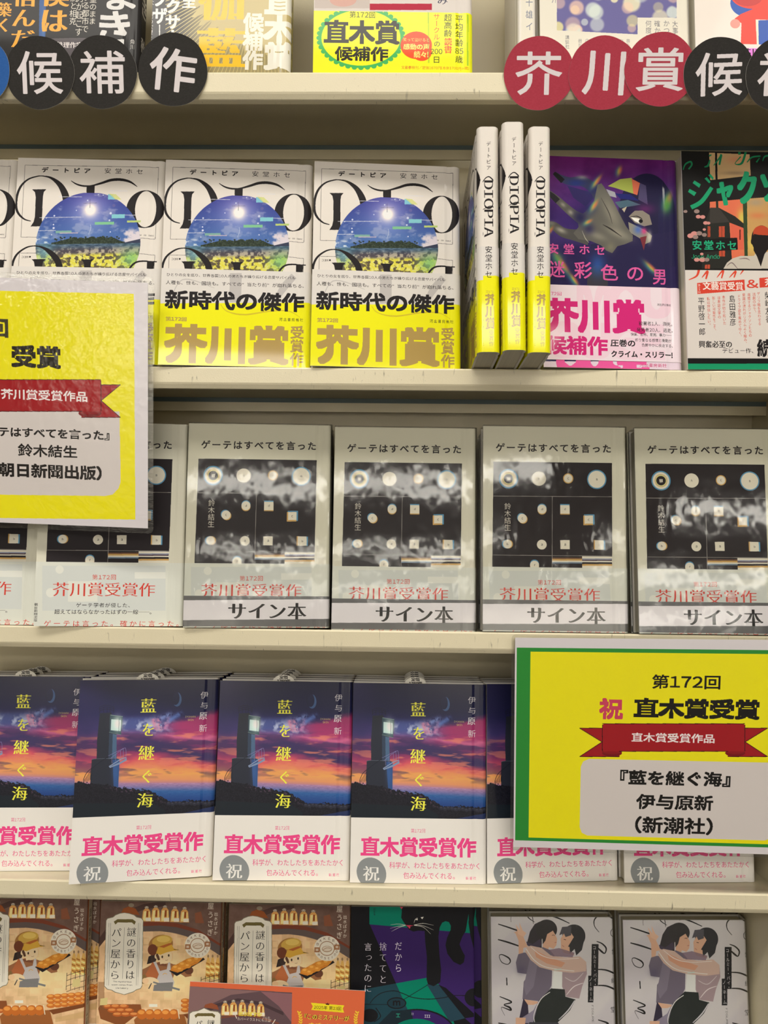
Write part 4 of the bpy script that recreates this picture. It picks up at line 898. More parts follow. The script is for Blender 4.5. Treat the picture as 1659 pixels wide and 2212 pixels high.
# ---- black cat novel
s = Sheet('cat_cover', 124, 181, C1, (24, 24, 28)); s.v(740, 1880, 4.88)
GRN = (0, 120, 98); PUR = (54, 32, 92)
s.poly([(283, 100), (1450, 100), (1450, 672), (283, 570)], GRN); s.poly([(287, 570), (1450, 672), (1450, 1700), (1290, 1560), (1020, 1210), (885, 1133), (563, 1192)], PUR)
s.poly([(60, 1285), (563, 1192), (885, 1133), (1020, 1205), (1180, 1620), (60, 1640)], (0, 118, 94)); s.poly([(60, 1285), (563, 1192), (762, 1640), (60, 1640)], (30, 62, 74)); s.poly([(885, 1200), (1010, 1205), (1290, 1560), (1130, 1600)], (36, 62, 76))
s.poly([(1010, 1205), (1090, 1240), (1385, 1510), (1385, 1545), (1290, 1560)], (24, 24, 28))
CT = (26, 26, 30)
s.poly([(605, 100), (1335, 100), (1335, 420), (1318, 520), (1298, 640), (1262, 700), (1232, 780), (1262, 850), (1290, 900), (1278, 970), (1240, 998), (1170, 965), (1105, 880), (1085, 790), (1102, 710), (1138, 630), (1142, 585), (1120, 545), (1085, 536), (1050, 552), (1025, 600), (1010, 700), (1022, 900), (1040, 1050), (1030, 1180), (960, 1222), (900, 1200), (885, 1150), (890, 920), (872, 760), (865, 640), (800, 636), (745, 646), (700, 625), (668, 580), (640, 540), (618, 500), (625, 430)], CT)
s.poly([(1335, 100), (1450, 100), (1450, 830), (1385, 830), (1350, 700), (1328, 560)], CT); s.poly([(603, 385), (640, 385), (622, 410)], (200, 60, 90))
s.poly([(665, 578), (752, 580), (712, 592), (716, 606), (704, 616), (694, 600)], (200, 60, 90))
for p_ in ([(665, 578, 4), (590, 566, 4), (505, 574, 2)], [(665, 580, 4), (590, 590, 4), (502, 612, 2)], [(660, 582, 4), (590, 606, 4), (514, 646, 2)], [(752, 577, 5), (850, 560, 4), (960, 580, 2)], [(752, 578, 5), (850, 585, 4), (960, 630, 2)], [(755, 580, 5), (850, 600, 4), (930, 672, 2)], [(752, 556, 2), (765, 520, 5), (790, 500, 3)]): s.stroke(p_, (220, 216, 206))
s.poly([(768, 520), (793, 505), (790, 528)], (220, 216, 206)); s.poly([(822, 495), (856, 490), (840, 516)], (220, 216, 206))
s.text('だから', 553, 757, 626, 1070, (222, 214, 226), .008, 'm', True, gap=.2); s.text('捨ててと', 388, 757, 468, 1190, (222, 214, 226), .008, 'm', True, gap=.2); s.text('言ったのに', 229, 762, 307, 1285, (222, 214, 226), .008, 'm', True, gap=.2)
s.stroke([(290, 1400, 6), (340, 1340, 8), (420, 1290, 8), (540, 1270, 8), (640, 1300, 8), (740, 1340, 8), (900, 1358, 8), (1050, 1345, 8), (1180, 1320, 8), (1300, 1322, 8)], CT)
s.ell(1385, 1340, 98, 96, CT); s.ell(570, 1400, 102, 62, CT); s.ell(570, 1400, 90, 50, (30, 54, 64)); s.text('m', 530, 1372, 610, 1428, CT, .04); s.stroke([(640, 1365), (895, 1210)], CT, 6); s.stroke([(230, 1412), (470, 1416)], CT, 6)
s.ell(780, 1760, 430, 300, CT); s.ell(780, 1760, 412, 284, PUR); s.poly([(380, 1620), (520, 1480), (720, 1470), (760, 1640)], (26, 40, 48)); s.ell(780, 1780, 300, 215, (0, 118, 94)); s.ell(290, 1530, 84, 70, CT); s.stroke([(350, 1450, 10), (400, 1540, 10), (330, 1600, 8)], CT)
s.text('III', 862, 1515, 925, 1560, (220, 216, 226), .03); s.text('II', 724, 1492, 752, 1535, (220, 216, 226), .03); s.text('I', 565, 1510, 605, 1550, (40, 130, 110), .03); s.text('幻冬舎', 326, 398, 346, 480, CT, .01, vert=True)
SH['cat'] = s
b = Sheet('cat_band', 124, 52, C1, (104, 106, 102)); b.text('ラブストーリー', 760, 2230, 1000, 2290, (220, 220, 215), .03); SH['cat_band'] = b
q = Sheet('cat_spine', 20, 178, None, (24, 24, 28)).flat(); q.rect(0, 0, 20, 34, GRN); q.rect(0, 34, 20, 120, PUR); q.ell(10, 60, 8, 40, CT); q.ell(12, 104, 9, 14, CT); SH['cat_spine'] = q

# ---- pale novel with the pair of dancers
s = Sheet('pale_cover', 123, 173, L2, (206, 202, 206)); s.v(1330, 1880, 5.04)
X, Y = s.grid(); n = sm(.45, .6, fbm(X/500+Y/700, Y/900, 140))[..., None]*.6; s.a[:] = s.a*(1-n)+np.array([.76, .74, .78])*n
B0 = (30, 28, 30)
for p_ in ([(160, 622, 10), (250, 650, 14), (370, 690, 16)], [(160, 790, 12), (270, 820, 18), (390, 860, 14)], [(180, 960, 8), (210, 955, 10), (280, 990, 16), (300, 1030, 12), (270, 1060, 8), (210, 1040, 8), (180, 990, 6), (180, 960, 6)], [(262, 1205, 12), (268, 1290, 12)], [(190, 1412, 8), (320, 1470, 16), (240, 1500, 10), (300, 1530, 20), (310, 1560, 16), (210, 1530, 5), (250, 1620, 3)],
           [(690, 535, 20), (740, 530, 18), (830, 560, 14), (940, 610, 8)], [(1265, 705, 5), (1215, 640, 8), (1212, 570, 12), (1270, 515, 18), (1350, 518, 24), (1430, 565, 24), (1470, 640, 18), (1480, 720, 12), (1450, 760, 8), (1400, 740, 6), (1395, 690, 6), (1430, 665, 6), (1440, 700, 4)],
           [(1240, 805, 8), (1300, 830, 14), (1345, 880, 16), (1330, 935, 12), (1290, 910, 20), (1250, 870, 8)], [(1260, 1110, 12), (1350, 1118, 16), (1430, 1150, 18), (1490, 1190, 14), (1495, 1210, 8)], [(1265, 1285, 12), (1350, 1290, 16), (1430, 1320, 18), (1500, 1370, 14), (1490, 1390, 8)],
           [(1270, 1660, 10), (1380, 1700, 20), (1300, 1740, 16), (1390, 1790, 22), (1290, 1810, 8)], [(180, 1700, 12), (300, 1730, 16), (270, 1790, 14), (180, 1770, 8)],
           [(560, 600, 4), (500, 560, 10), (440, 500, 12), (350, 490, 6), (300, 540, 4), (300, 600, 3)], [(545, 620, 4), (535, 550, 8), (520, 500, 5)]): s.stroke(p_, B0)
SKN = (214, 172, 146)
s.poly([(390, 950), (385, 800), (350, 720), (330, 715), (380, 690), (420, 720), (470, 830), (490, 870), (440, 880), (435, 945)], SKN); s.poly([(350, 620), (400, 690), (390, 600), (430, 690), (470, 720), (440, 760), (380, 730)], (222, 184, 160))
s.poly([(480, 820), (510, 700), (560, 620), (620, 590), (640, 700), (640, 880), (560, 860)], (54, 50, 56)); s.ell(690, 680, 116, 110, (52, 50, 52)); s.poly([(470, 810), (540, 840), (620, 780), (640, 850), (560, 900), (480, 850)], (70, 60, 80))
s.poly([(680, 740), (760, 690), (790, 740), (808, 780), (800, 850), (770, 888), (720, 870), (700, 940), (650, 900), (660, 780)], SKN); s.poly([(640, 640), (740, 650), (700, 720), (680, 800), (650, 840)], (52, 50, 52)); s.stroke([(750, 742), (768, 738), (778, 745)], B0, 5); s.stroke([(780, 822), (800, 818)], (170, 90, 90), 5)
s.poly([(385, 950), (450, 930), (560, 950), (650, 870), (730, 900), (780, 960), (760, 1100), (755, 1290), (700, 1400), (620, 1460), (440, 1440), (450, 1250), (500, 1170), (380, 1150), (360, 1040)], (112, 104, 122)); s.poly([(520, 960), (620, 920), (560, 1300), (480, 1400), (450, 1300)], (128, 120, 138)); s.blob(420, 1120, 50, 50, (90, 84, 110), .7)
s.poly([(460, 1440), (640, 1470), (560, 1500), (490, 1500)], SKN); s.poly([(450, 1430), (500, 1500), (520, 1700), (430, 1760), (410, 1640)], (50, 42, 66)); s.poly([(780, 1090), (870, 1090), (880, 1320), (760, 1320)], (222, 226, 226))
s.poly([(870, 1100), (1130, 1040), (1140, 1160), (1090, 1300), (1060, 1430), (920, 1410), (870, 1300)], (164, 144, 152)); s.stroke([(920, 1390, 6), (1000, 1300, 10), (1100, 1260, 6)], (224, 214, 218)); s.stroke([(900, 1200, 6), (1000, 1240, 8), (1100, 1150, 6)], (206, 196, 202))
s.poly([(480, 870), (520, 855), (640, 880), (740, 960), (900, 985), (1060, 970), (1130, 1030), (1130, 1130), (980, 1150), (780, 1130), (620, 1090), (520, 1010), (460, 920)], (206, 178, 166)); s.poly([(560, 900), (700, 970), (900, 1040), (860, 1090), (700, 1050), (580, 980)], (212, 150, 118), .7); s.stroke([(470, 890, 8), (560, 1010, 10), (700, 1090, 8), (1000, 1130, 8)], (226, 222, 220)); s.stroke([(520, 870, 6), (640, 960, 10), (800, 1000, 6), (1050, 990, 8)], (224, 216, 214)); s.stroke([(780, 1120), (860, 1110)], (190, 214, 208), 16, .7)
s.poly([(850, 830), (870, 760), (900, 720), (980, 760), (960, 900), (1000, 960), (880, 930), (850, 880)], SKN); s.ell(990, 750, 126, 128, (50, 50, 54)); s.poly([(940, 800), (1110, 760), (1080, 900), (1020, 960), (1000, 890), (950, 940)], (50, 50, 54)); s.poly([(845, 780), (880, 720), (950, 700), (990, 760), (930, 860), (890, 900), (855, 880)], SKN); s.poly([(830, 740), (860, 650), (960, 640), (960, 740), (900, 760), (880, 720)], (84, 82, 90)); s.stroke([(880, 785), (905, 790)], B0, 6); s.stroke([(862, 850), (885, 866)], (150, 80, 80), 4)
s.poly([(720, 900), (830, 880), (1000, 930), (980, 980), (760, 970)], (126, 104, 122), .8)
s.poly([(750, 1320), (900, 1330), (910, 1410), (1020, 1440), (960, 1560), (820, 1700), (520, 1700), (560, 1560), (620, 1450)], (36, 42, 42)); s.poly([(620, 1450), (560, 1560), (440, 1640), (380, 1700), (560, 1700)], (140, 132, 154)); s.stroke([(740, 1360, 8), (640, 1440, 10), (570, 1600, 8), (580, 1700, 6)], (222, 220, 220)); s.stroke([(1010, 1450, 8), (940, 1560, 14), (840, 1660, 8)], (206, 204, 212))
s.poly([(520, 1690), (830, 1690), (1000, 1900), (900, 2000), (400, 2000)], (60, 62, 72)); s.poly([(370, 1640), (480, 1640), (440, 2000), (370, 2000)], SKN)
s.rect(1187, 835, 1262, 1292, (30, 30, 34)); s.rect(1155, 1180, 1215, 1470, (30, 30, 34)); s.text('コールミー・バイ・', 1208, 858, 1242, 1280, (214, 210, 214), .0, vert=True, gap=.05); s.text('ノーネーム', 1168, 1200, 1202, 1455, (214, 210, 214), .0, vert=True, gap=.05)
for ch, y in (('斜', 885), ('線', 1200), ('堂', 1515), ('有', 1810)): s.text(ch, 1405, y, 1462, y+64, (74, 72, 76), .0, 'm')
s.text('FIGURE', 1195, 1500, 1225, 1690, (90, 88, 92), .0, turn=True)
SH['pale'] = s
b = Sheet('pale_band', 123, 52, L1, (222, 210, 60)); SH['pale_band'] = b

# ---- display shelf A, only the feet show
s = Sheet('black_mystery_cover', 129, 186, T0, (34, 32, 32)); s.v(0, 0, 4.879)
s.poly([(425, -900), (500, -900), (478, 405), (410, 400)], (50, 84, 138)); s.blob(455, 250, 16, 120, (110, 150, 200), .5); s.poly([(540, 405), (760, 400), (940, 400), (1100, 640), (540, 700)], (84, 78, 82))
OR = (232, 156, 58)
s.text('築く', -20, 20, 108, 340, OR, .03, 'm', True); s.text('悟んだ', 112, -140, 385, 510, OR, .03, 'm', True); s.text('僕は', 435, -200, 712, 345, OR, .03, 'm', True)
s.text('劇と相克', 742, -60, 803, 262, (206, 200, 190), .0, 'm', True); s.text('力が起こす', 806, -60, 866, 376, (206, 200, 190), .0, 'm', True); s.text('する都市で', 872, -60, 932, 340, (206, 200, 190), .0, 'm', True); s.text('望のまま', 948, -40, 1008, 256, (206, 200, 190), .0, 'm', True)
s.text('ま', 1130, -170, 1428, 108, (204, 202, 200), .022); s.text('き', 1050, 112, 1362, 472, (204, 202, 200), .022)
s.text('推理作家協会', 598, 430, 1010, 520, (214, 208, 206), .03, 'm'); s.text('角川', 1372, 412, 1412, 520, (204, 200, 196), .0, 'm', True)
SH['blackm'] = s
q = Sheet('black_mystery_spine', 20, 186, None, (34, 32, 32)).flat(); q.text('まき', 4, 90, 16, 130, (190, 186, 180), .04, 'm', True); q.text('秋', 4, 148, 16, 162, (190, 186, 180), .04, 'm'); SH['blackm_spine'] = q
s = Sheet('gold_cover', 115, 186, T2, (24, 22, 24)); s.v(300, 0, 4.366)
X, Y = s.grid(); cx, cy = 1180, -300; rr_ = np.hypot((X-cx), (Y-cy)); th = np.arctan2(Y-cy, X-cx)
ray = (np.sin(th*190) > -.25+1.1*sm(500, 1000, rr_)); core = rr_ < 760+60*np.sin(th*50); gold = (ray & (rr_ > 380) & (X > 250)) | core
s.a[gold] = np.array([196, 180, 120])/255; c2 = sm(900, 500, np.hypot((X-1150)/1.0, (Y-300)/1.3))[..., None]*.8; s.a[:] = s.a*(1-c2)+np.array([.68, .62, .42])*c2
YG = (240, 176, 30)
s.text('伽', 570, -140, 985, 215, YG, .05, 'm'); s.text('藍', 548, 238, 1008, 655, YG, .05, 'm')
s.text('直木賞', 1183, -120, 1468, 665, (214, 210, 196), .05, vert=True); s.text('候補作', 985, 118, 1170, 660, (214, 210, 196), .045, vert=True)
s.text('サイクザ', 148, -400, 262, 225, (214, 210, 206), .04, vert=True); s.text('インクサ', 268, -300, 386, 275, (214, 210, 206), .04, vert=True); s.text('は、人間の欲望を喰', 84, -20, 130, 430, (204, 200, 196), .01, 'm', True); s.text('主', 410, -20, 536, 76, (214, 210, 206), .04); s.rect(190, 232, 200, 420, (214, 210, 206)); s.rect(306, 282, 332, 420, (214, 210, 206))
SH['gold'] = s
q = Sheet('gold_spine', 22, 186, None, (40, 36, 24)).flat()
for i in range(12): q.poly([(4+i % 2*6, 100+i*7), (14, 96+i*7), (20, 104+i*7), (8, 106+i*7)], (150, 140, 40))
SH['gold_spine'] = q
s = Sheet('reading_club_cover', 131, 186, T3, (206, 198, 192)); s.v(600, 0, 2.765)
s.rect(550, 22, 920, 60, (170, 44, 66)); s.poly([(230, -200), (550, -200), (550, 50), (220, 50)], (190, 178, 172)); s.ell(390, 0, 80, 40, (200, 160, 150)); s.text('み', 955, -20, 1015, 28, (70, 70, 90), .02, 'm')
SH['club'] = s
LM = (222, 232, 24)
b = Sheet('reading_club_band', 131, 54, T3, LM); b.v(600, 0, 2.765)
b.ell(497, 228, 250, 180, (60, 166, 84))
for i in range(40):
    a = 2*math.pi*i/40; b.ell(497+250*math.cos(a), 228+178*math.sin(a), 16, 14, (60, 166, 84))
b.ell(497, 228, 236, 166, LM)
b.text('第172回', 428, 68, 582, 112, (38, 34, 24), .02); b.text('直木賞', 275, 118, 728, 270, (38, 34, 24), .04); b.text('候補作', 342, 280, 660, 366, (38, 34, 24), .035)
b.ell(827, 272, 94, 82, (226, 74, 28)); b.ell(860, 310, 60, 56, (226, 74, 28)); YW = (236, 236, 120)
b.text('笑って泣けると', 748, 226, 905, 252, YW, .02); b.text('感動の声', 750, 262, 906, 300, YW, .03); b.text('続々!', 812, 306, 900, 348, YW, .03)
b.text('サークル', 930, 84, 968, 240, (214, 70, 30), .02, vert=True); b.text('の', 934, 250, 968, 280, INK, 0, 'm'); b.text('200', 912, 288, 983, 330, INK, 0, 'm'); b.text('日', 932, 340, 964, 378, INK, 0, 'm')
b.text('超高齢', 993, 86, 1040, 222, INK, 0, 'm', True); b.text('読書', 995, 228, 1040, 320, (214, 70, 30), .02, vert=True); b.text('平均年齢', 1060, 92, 1108, 278, INK, 0, 'm', True); b.text('85', 1060, 285, 1108, 325, INK, 0, 'm'); b.text('歳', 1060, 332, 1106, 376, INK, 0, 'm')
for x in (898, 903, 1132, 1137): b.stroke([(x, 75 if x < 1000 else 88), (x, 378 if x < 1000 else 394)], (60, 150, 60), 2)
b.text('文藝春秋刊/定価1870円(本体1700円+税)', 738, 394, 1142, 420, (196, 80, 30), .01)
SH['club_band'] = b
s = Sheet('bokeh_cover', 123, 186, T4, (216, 210, 196)); s.v(1059, 0, 2.765)
X, Y = s.grid(); ph = (((X > 398) & (X < 1115) & (Y < 105+ (X-398)*.0)) | ((X > 398) & (X < 880) & (Y < 205-(880-X)*.05)))
bk = np.zeros(X.shape+(3,))+np.array([104, 100, 150]); rg = random.Random(5)
for i in range(60):
    cx, cy, r_ = rg.uniform(390, 1120), rg.uniform(-500, 200), rg.uniform(22, 62); f_ = sm(r_*1.15, r_*.75, np.hypot(X-cx, Y-cy))[..., None]*rg.uniform(.4, .9); bk = bk*(1-f_)+np.array(rg.choice([(220, 214, 180), (214, 206, 150), (206, 216, 206), (226, 190, 170)]))*f_
s.a[ph] = np.clip(bk, 0, 255)[ph]/255
for t_, a in (('大事な', 1088), ('かつて', 1036), ('確かな', 980), ('何度で', 928)): s.text(t_, a, 122, a+36, 240, (120, 118, 122), 0, 'm', True)
for i, t_ in enumerate(('喪失を', '抱い', '生き', '短編', '日', '「', 'の', '最新')): s.text(t_, 812-i*41, 232, 836-i*41, 232+26*len(t_), (150, 146, 146), 0, 'm', True)
s.text('講談社', 448, 210, 472, 290, (120, 118, 122), 0, 'm', True); s.text('介', 365, -40, 400, 18, (120, 118, 140), 0, 'm')
SH['bokeh'] = s
q = Sheet('bokeh_spine', 16, 186, T4s, (216, 210, 196)); q.v(1059, 0, 2.765); q.text('十雄イ', 222, -10, 252, 180, (110, 118, 140), 0, 'm', True, gap=.35); SH['bokeh_spine'] = q
s = Sheet('pink_cover', 118, 186, T5, (226, 214, 206)); s.v(1380, 0, 5.946)
RE, BU = (232, 72, 60), (52, 88, 172)
s.ell(1400, 40, 225, 180, BU); s.ell(1480, -60, 300, 175, RE); s.ell(1400, -40, 190, 120, (150, 50, 60), .5); s.poly([(1230, 240), (1310, 180), (1600, 60), (1900, 150), (1900, 262), (1500, 250), (1320, 300)], RE); s.ell(1238, 305, 64, 60, (232, 150, 140)); s.poly([(1320, 260), (1500, 250), (1520, 570), (1310, 565)], RE); s.poly([(1500, 250), (1530, 270), (1540, 572), (1515, 570)], (226, 220, 200)); s.poly([(1535, 262), (1900, 250), (1900, 580), (1540, 572)], BU)
SH['pink'] = s
b = Sheet('pink_band', 118, 21, T5, (232, 130, 214)); b.v(1380, 0, 5.946); b.text('芥川賞', 1310, 610, 1700, 760, (60, 30, 50), .02, 'm'); SH['pink_band'] = b

# ---- signs, badges and the promotion card
SGL = Pose(-514.6, -6.2, 0, 0, .0285, -87.6); SGR = Pose(108.5, -3.0, -.055, 0, -.021, -386.2)
RBN = (150, 22, 30); YS = (226, 214, 20); PAPER = (206, 200, 204); PANEL = (200, 192, 190)
def ribbon(s, x0, x1, y0, y1, tail, sc, dark=(96, 10, 18)):
    h = y1-y0; k = h*.12
    for sg, xe in ((-1, x0), (1, x1)):
        a = xe-sg*h*.02
        s.poly([(a, y0+h*.16), (xe+sg*tail, y0+h*.16), (xe+sg*2, y0+h*.66), (xe+sg*tail, y1+k*1.6), (a-sg*h*.6, y1+k*1.6), (a-sg*h*.6, y1-k)], RBN)
        s.stroke([(a, y0+h*.16), (xe+sg*tail, y0+h*.16)], (40, 10, 14), sc); s.stroke([(xe+sg*tail, y0+h*.16), (xe+sg*2, y0+h*.66)], (40, 10, 14), sc); s.stroke([(xe+sg*2, y0+h*.66), (xe+sg*tail, y1+k*1.6)], (40, 10, 14), sc); s.stroke([(xe+sg*tail, y1+k*1.6), (a-sg*h*.6, y1+k*1.6)], (40, 10, 14), sc)
        s.ell(xe-sg*h*.35, y1+k*.5, h*.36, k*1.05, (112, 14, 22)); s.ell(xe-sg*h*.35, y1+k*.1, h*.34, k*.7, (130, 18, 26))
    s.poly([(x0, y0+8), (x0+10, y0), (x1-10, y0), (x1, y0+8), (x1, y1-3), (x1-8, y1), (x0+8, y1), (x0, y1-3)], RBN)
    for a in (((x0, y0+6), (x0, y1)), ((x1, y0+6), (x1, y1)), ((x0, y0), (x1, y0)), ((x0+h*.6, y1), (x1-h*.6, y1))): s.stroke(a, (40, 10, 14), sc)
s = Sheet('prize_sign_a', 297, 208, SGL, PAPER, res=4.0); s.v(0, 600, 3.95)
s.poly([(-1760, 70), (1142, 138), (1155, 2063), (-1690, 2030)], YS)
s.poly([(-1440, 1120), (1020, 1140), (1030, 1740), (1010, 1800), (960, 1850), (900, 1862), (-1350, 1835), (-1430, 1780)], PANEL)
s.v(0, 600, 3.95); ribbon(s, -1150, 862, 870, 1140, 165, 5)
s.text('第172回', -640, 345, 72, 490, (60, 56, 36), .04); s.text('祝', -1150, 560, -940, 780, (190, 60, 90), .05); s.text('芥川賞', -700, 560, -30, 780, (34, 30, 24), .05); s.text('受賞', 92, 568, 523, 782, (34, 30, 24), .055)
s.text('芥川賞受賞作品', 5, 950, 748, 1055, (226, 218, 218), .04)
s.text('『ゲーテはすべてを言った』', -265, 1270, 935, 1378, (24, 20, 20), .035); s.text('鈴木結生', 150, 1415, 662, 1540, (24, 20, 20), .035); s.text('（朝日新聞出版）', -60, 1590, 868, 1712, (24, 20, 20), .035)
SH['sign_a'] = s
s = Sheet('prize_sign_b', 285, 196, SGR, PAPER, res=4.0); s.v(1040, 1360, 2.68)
s.flat(); s.rect(1.6, 9.0, 275, 189.5, (40, 130, 50)); s.rect(13.4, 12.6, 269, 186.5, YS); s.poly([(59, 118), (61, 113), (66, 110.5), (221, 110.5), (227, 113), (230, 118), (230, 175), (227, 180.5), (221, 183), (66, 183), (61, 180.5), (59, 175)], PANEL); s.ref(SGR); s.v(1040, 1360, 2.68)
ribbon(s, 700, 1525, 545, 705, 132, 3.5)
s.text('第172回', 988, 258, 1383, 348, (22, 20, 18), .03); s.text('祝', 683, 395, 820, 522, (190, 60, 90), .05); s.text('直木賞受賞', 882, 395, 1610, 523, (22, 20, 18), .055)
s.text('直木賞受賞作品', 868, 597, 1350, 658, (226, 218, 218), .04)
s.text('『藍を継ぐ海』', 803, 812, 1440, 912, (22, 20, 18), .035); s.text('伊与原新', 897, 952, 1340, 1048, (22, 20, 18), .03); s.text('（新潮社）', 890, 1088, 1338, 1182, (22, 20, 18), .03)
SH['sign_b'] = s
def badge_sheet(name, ch, col, rot=0, kx=.70, ky=.62):
    s = Sheet(name, 57, 57, None, col, res=7).flat()
    X, Y = s.grid(); s.a[:] += ((fbm(X*.9, Y*2.4, 7)-.5)*.05)[..., None]
    G = glyph(ch); mn = G.reshape(-1, 2).min(0); mx = G.reshape(-1, 2).max(0); c_ = (mn+mx)/2; r_ = math.radians(rot)
    P = (G-c_)/(mx-mn)*np.array([2*kx*28.5-3, 2*ky*28.5-3]); P[..., 1] *= -1
    P = np.stack([P[..., 0]*math.cos(r_)-P[..., 1]*math.sin(r_), P[..., 0]*math.sin(r_)+P[..., 1]*math.cos(r_)], -1)+28.5
    mk = fillmask(P*s.res, s.W, s.H, 0, 0); s.put(0, 0, dil(mk, 5 if len(G) < 60 else 3), (206, 198, 200)); return s
BK, CRS, BLU = (40, 38, 36), (156, 50, 66), (38, 84, 148)
BDG = [('badge_prize', '賞', BLU, -350.2, 280.9, 3, 0, 'blue round card badge cut by the left edge of the photo'),
       ('badge_black_kou', '候', BK, -297.2, 279.1, 2, 0, 'black round card badge on the top shelf edge, first black one from the left'),
       ('badge_black_ho', '補', BK, -246.0, 279.8, 1, 0, 'black round card badge between two other black badges at upper left'),
       ('badge_black_saku', '作', BK, -188.1, 282.0, 0, 7, 'black round card badge with a tilted sign, last of the left row'),
       ('badge_red_aku', '芥', CRS, 110.0, 279.4, 0, 0, 'crimson round card badge, leftmost of the right hand row'),
       ('badge_red_kawa', '川', CRS, 162.3, 279.3, 1, 2, 'crimson round card badge with three upright strokes, middle of the red ones'),
       ('badge_red_shou', '賞', CRS, 207.1, 281.8, 2, 0, 'crimson round card badge next to the black one, rightmost of the red ones'),
       ('badge_black_kou_b', '候', BK, 254.2, 277.9, 3, -2, 'black round card badge right beside the crimson ones'),
       ('badge_black_ho_b', '補', BK, 303.5, 277.3, 4, 0, 'black round card badge cut by the right edge of the photo')]
for i, (nm, ch, col, x, z, lay, rot, lab) in enumerate(BDG):
    s = badge_sheet(nm, ch, col, rot, .70 if ch != '川' else .62, .62)
    m_ = print_mat(s, .6, 0)
    e = empty('round_badge', lab, 'badge', 'round lettered badges along the top shelf edge')
    yb = -1.0-lay*.75; e.location = (x*MM, yb*MM, HZ+z*MM)
    n = 56; rg = random.Random(i*3+1); R0_ = 28.4; pr = [rg.uniform(0, 6.28) for _ in range(3)]
    pts = [((R0_+.22*math.sin(3*t+pr[0])+.16*math.sin(7*t+pr[1]))*math.cos(t), (R0_+.22*math.sin(3*t+pr[0])+.16*math.sin(7*t+pr[1]))*math.sin(t)) for t in [2*math.pi*k/n for k in range(n)]]
    v = [(a, -.5, b_) for a, b_ in pts]+[(a, 0, b_) for a, b_ in pts]
    f = [tuple(range(n-1, -1, -1))[::-1]]+[tuple(range(n, 2*n))[::-1]]+[(k, n+k, n+(k+1) % n, (k+1) % n) for k in range(n)]
    uv = [[((v[j][0]+28.5)/57, (v[j][2]+28.5)/57) for j in f[0]]]+[[(0, 0)]*n]+[[(0, 0)]*4]*n
    mesh_obj('printed_disc', v, f, [m_, WHITE_STOCK], e, [0]+[1]*(n+1), uv)
    box('adhesive_pad', -8, 8, .02, -yb-.05, -2, 1 if z < 282 else -1, WHITE_STOCK, e)
def laminated(name, label, sheet, pose, W, H, pad, mg):
    e = empty(name, label, 'sign', 'laminated yellow prize signs'); place(e, pose)
    m_ = print_mat(sheet, .5, 1.0, .07, bump=.22, bscale=105)
    v = [(x, y, z) for y in (0, .3) for x, z in ((0, 0), (W, 0), (W, H), (0, H))]
    mesh_obj('printed_paper', v, [(0, 1, 2, 3), (7, 6, 5, 4), (0, 4, 5, 1), (1, 5, 6, 2), (2, 6, 7, 3), (3, 7, 4, 0)], [m_, WHITE_STOCK], e, [0, 1, 1, 1, 1, 1], [[(0, 0), (1, 0), (1, 1), (0, 1)]]+[[(0, 0)]*4]*5)
    r = 4; P = []
    for cx, cz, a0 in ((W+mg-r, -mg+r, -90), (W+mg-r, H+mg-r, 0), (-mg+r, H+mg-r, 90), (-mg+r, -mg+r, 180)):
        for k in range(5): a = math.radians(a0+k*22.5); P.append((cx+r*math.cos(a), cz+r*math.sin(a)))
    n = len(P); v = [(a, .32, b_) for a, b_ in P]+[(a, .6, b_) for a, b_ in P]
    mesh_obj('laminate_pouch', v, [tuple(range(n)), tuple(range(2*n-1, n-1, -1))]+[((k+1) % n, k, n+k, n+(k+1) % n) for k in range(n)], [LAMI], e)
    box('adhesive_pad', pad[0], pad[1], .62, -pose.y-.6, pad[2], pad[3], WHITE_STOCK, e); return e
laminated('prize_sign', 'yellow sign with a red ribbon and white border at the left edge of the photo', SH['sign_a'], SGL, 297, 208, (150, 250, 118, 128), 4.5)
laminated('prize_sign', 'yellow sign with a green frame hanging over the lower right books', SH['sign_b'], SGR, 285, 196, (2, 14, 184, 193), 3.0)

PC = rest(Pose(-203.5, 6, 0, .22, .03, -662), 'E', 173, 1)
s = Sheet('promo_card_print', 173, 108, PC, (206, 98, 62)); s.v(390, 2070, 4.046)
s.poly([(0, 240), (975, 300), (960, 900), (0, 900)], (92, 72, 76)); s.poly([(0, 240), (700, 290), (440, 320), (160, 450), (0, 600)], (128, 98, 98)); s.poly([(700, 290), (975, 310), (970, 560), (860, 420)], (132, 92, 98))
s.poly([(120, 510), (300, 400), (500, 350), (700, 380), (900, 470), (900, 500), (700, 410), (500, 375), (320, 425), (140, 540)], (70, 54, 58))
bags(s, [390, 462, 540, 622, 700], 384, 500, 70); s.poly([(205, 430), (215, 405), (270, 390), (320, 410), (335, 450)], (140, 76, 50)); s.stroke([(345, 520), (600, 500), (860, 570)], (120, 70, 56), 16)
s.poly([(66, 640), (72, 480), (100, 462), (150, 455), (205, 432), (260, 455), (330, 462), (356, 485), (350, 900), (60, 900)], (120, 112, 96)); s.poly([(72, 640), (80, 486), (106, 468), (152, 462), (205, 438), (258, 462), (326, 470), (348, 490), (342, 900), (66, 900)], PLT)
s.poly([(122, 498), (150, 480), (280, 480), (304, 498), (296, 522), (276, 506), (150, 506), (132, 522)], (104, 92, 54)); s.text('パ', 132, 542, 188, 600, (22, 20, 20), .008, 'm'); s.text('謎', 234, 536, 296, 600, (22, 20, 20), .008, 'm')
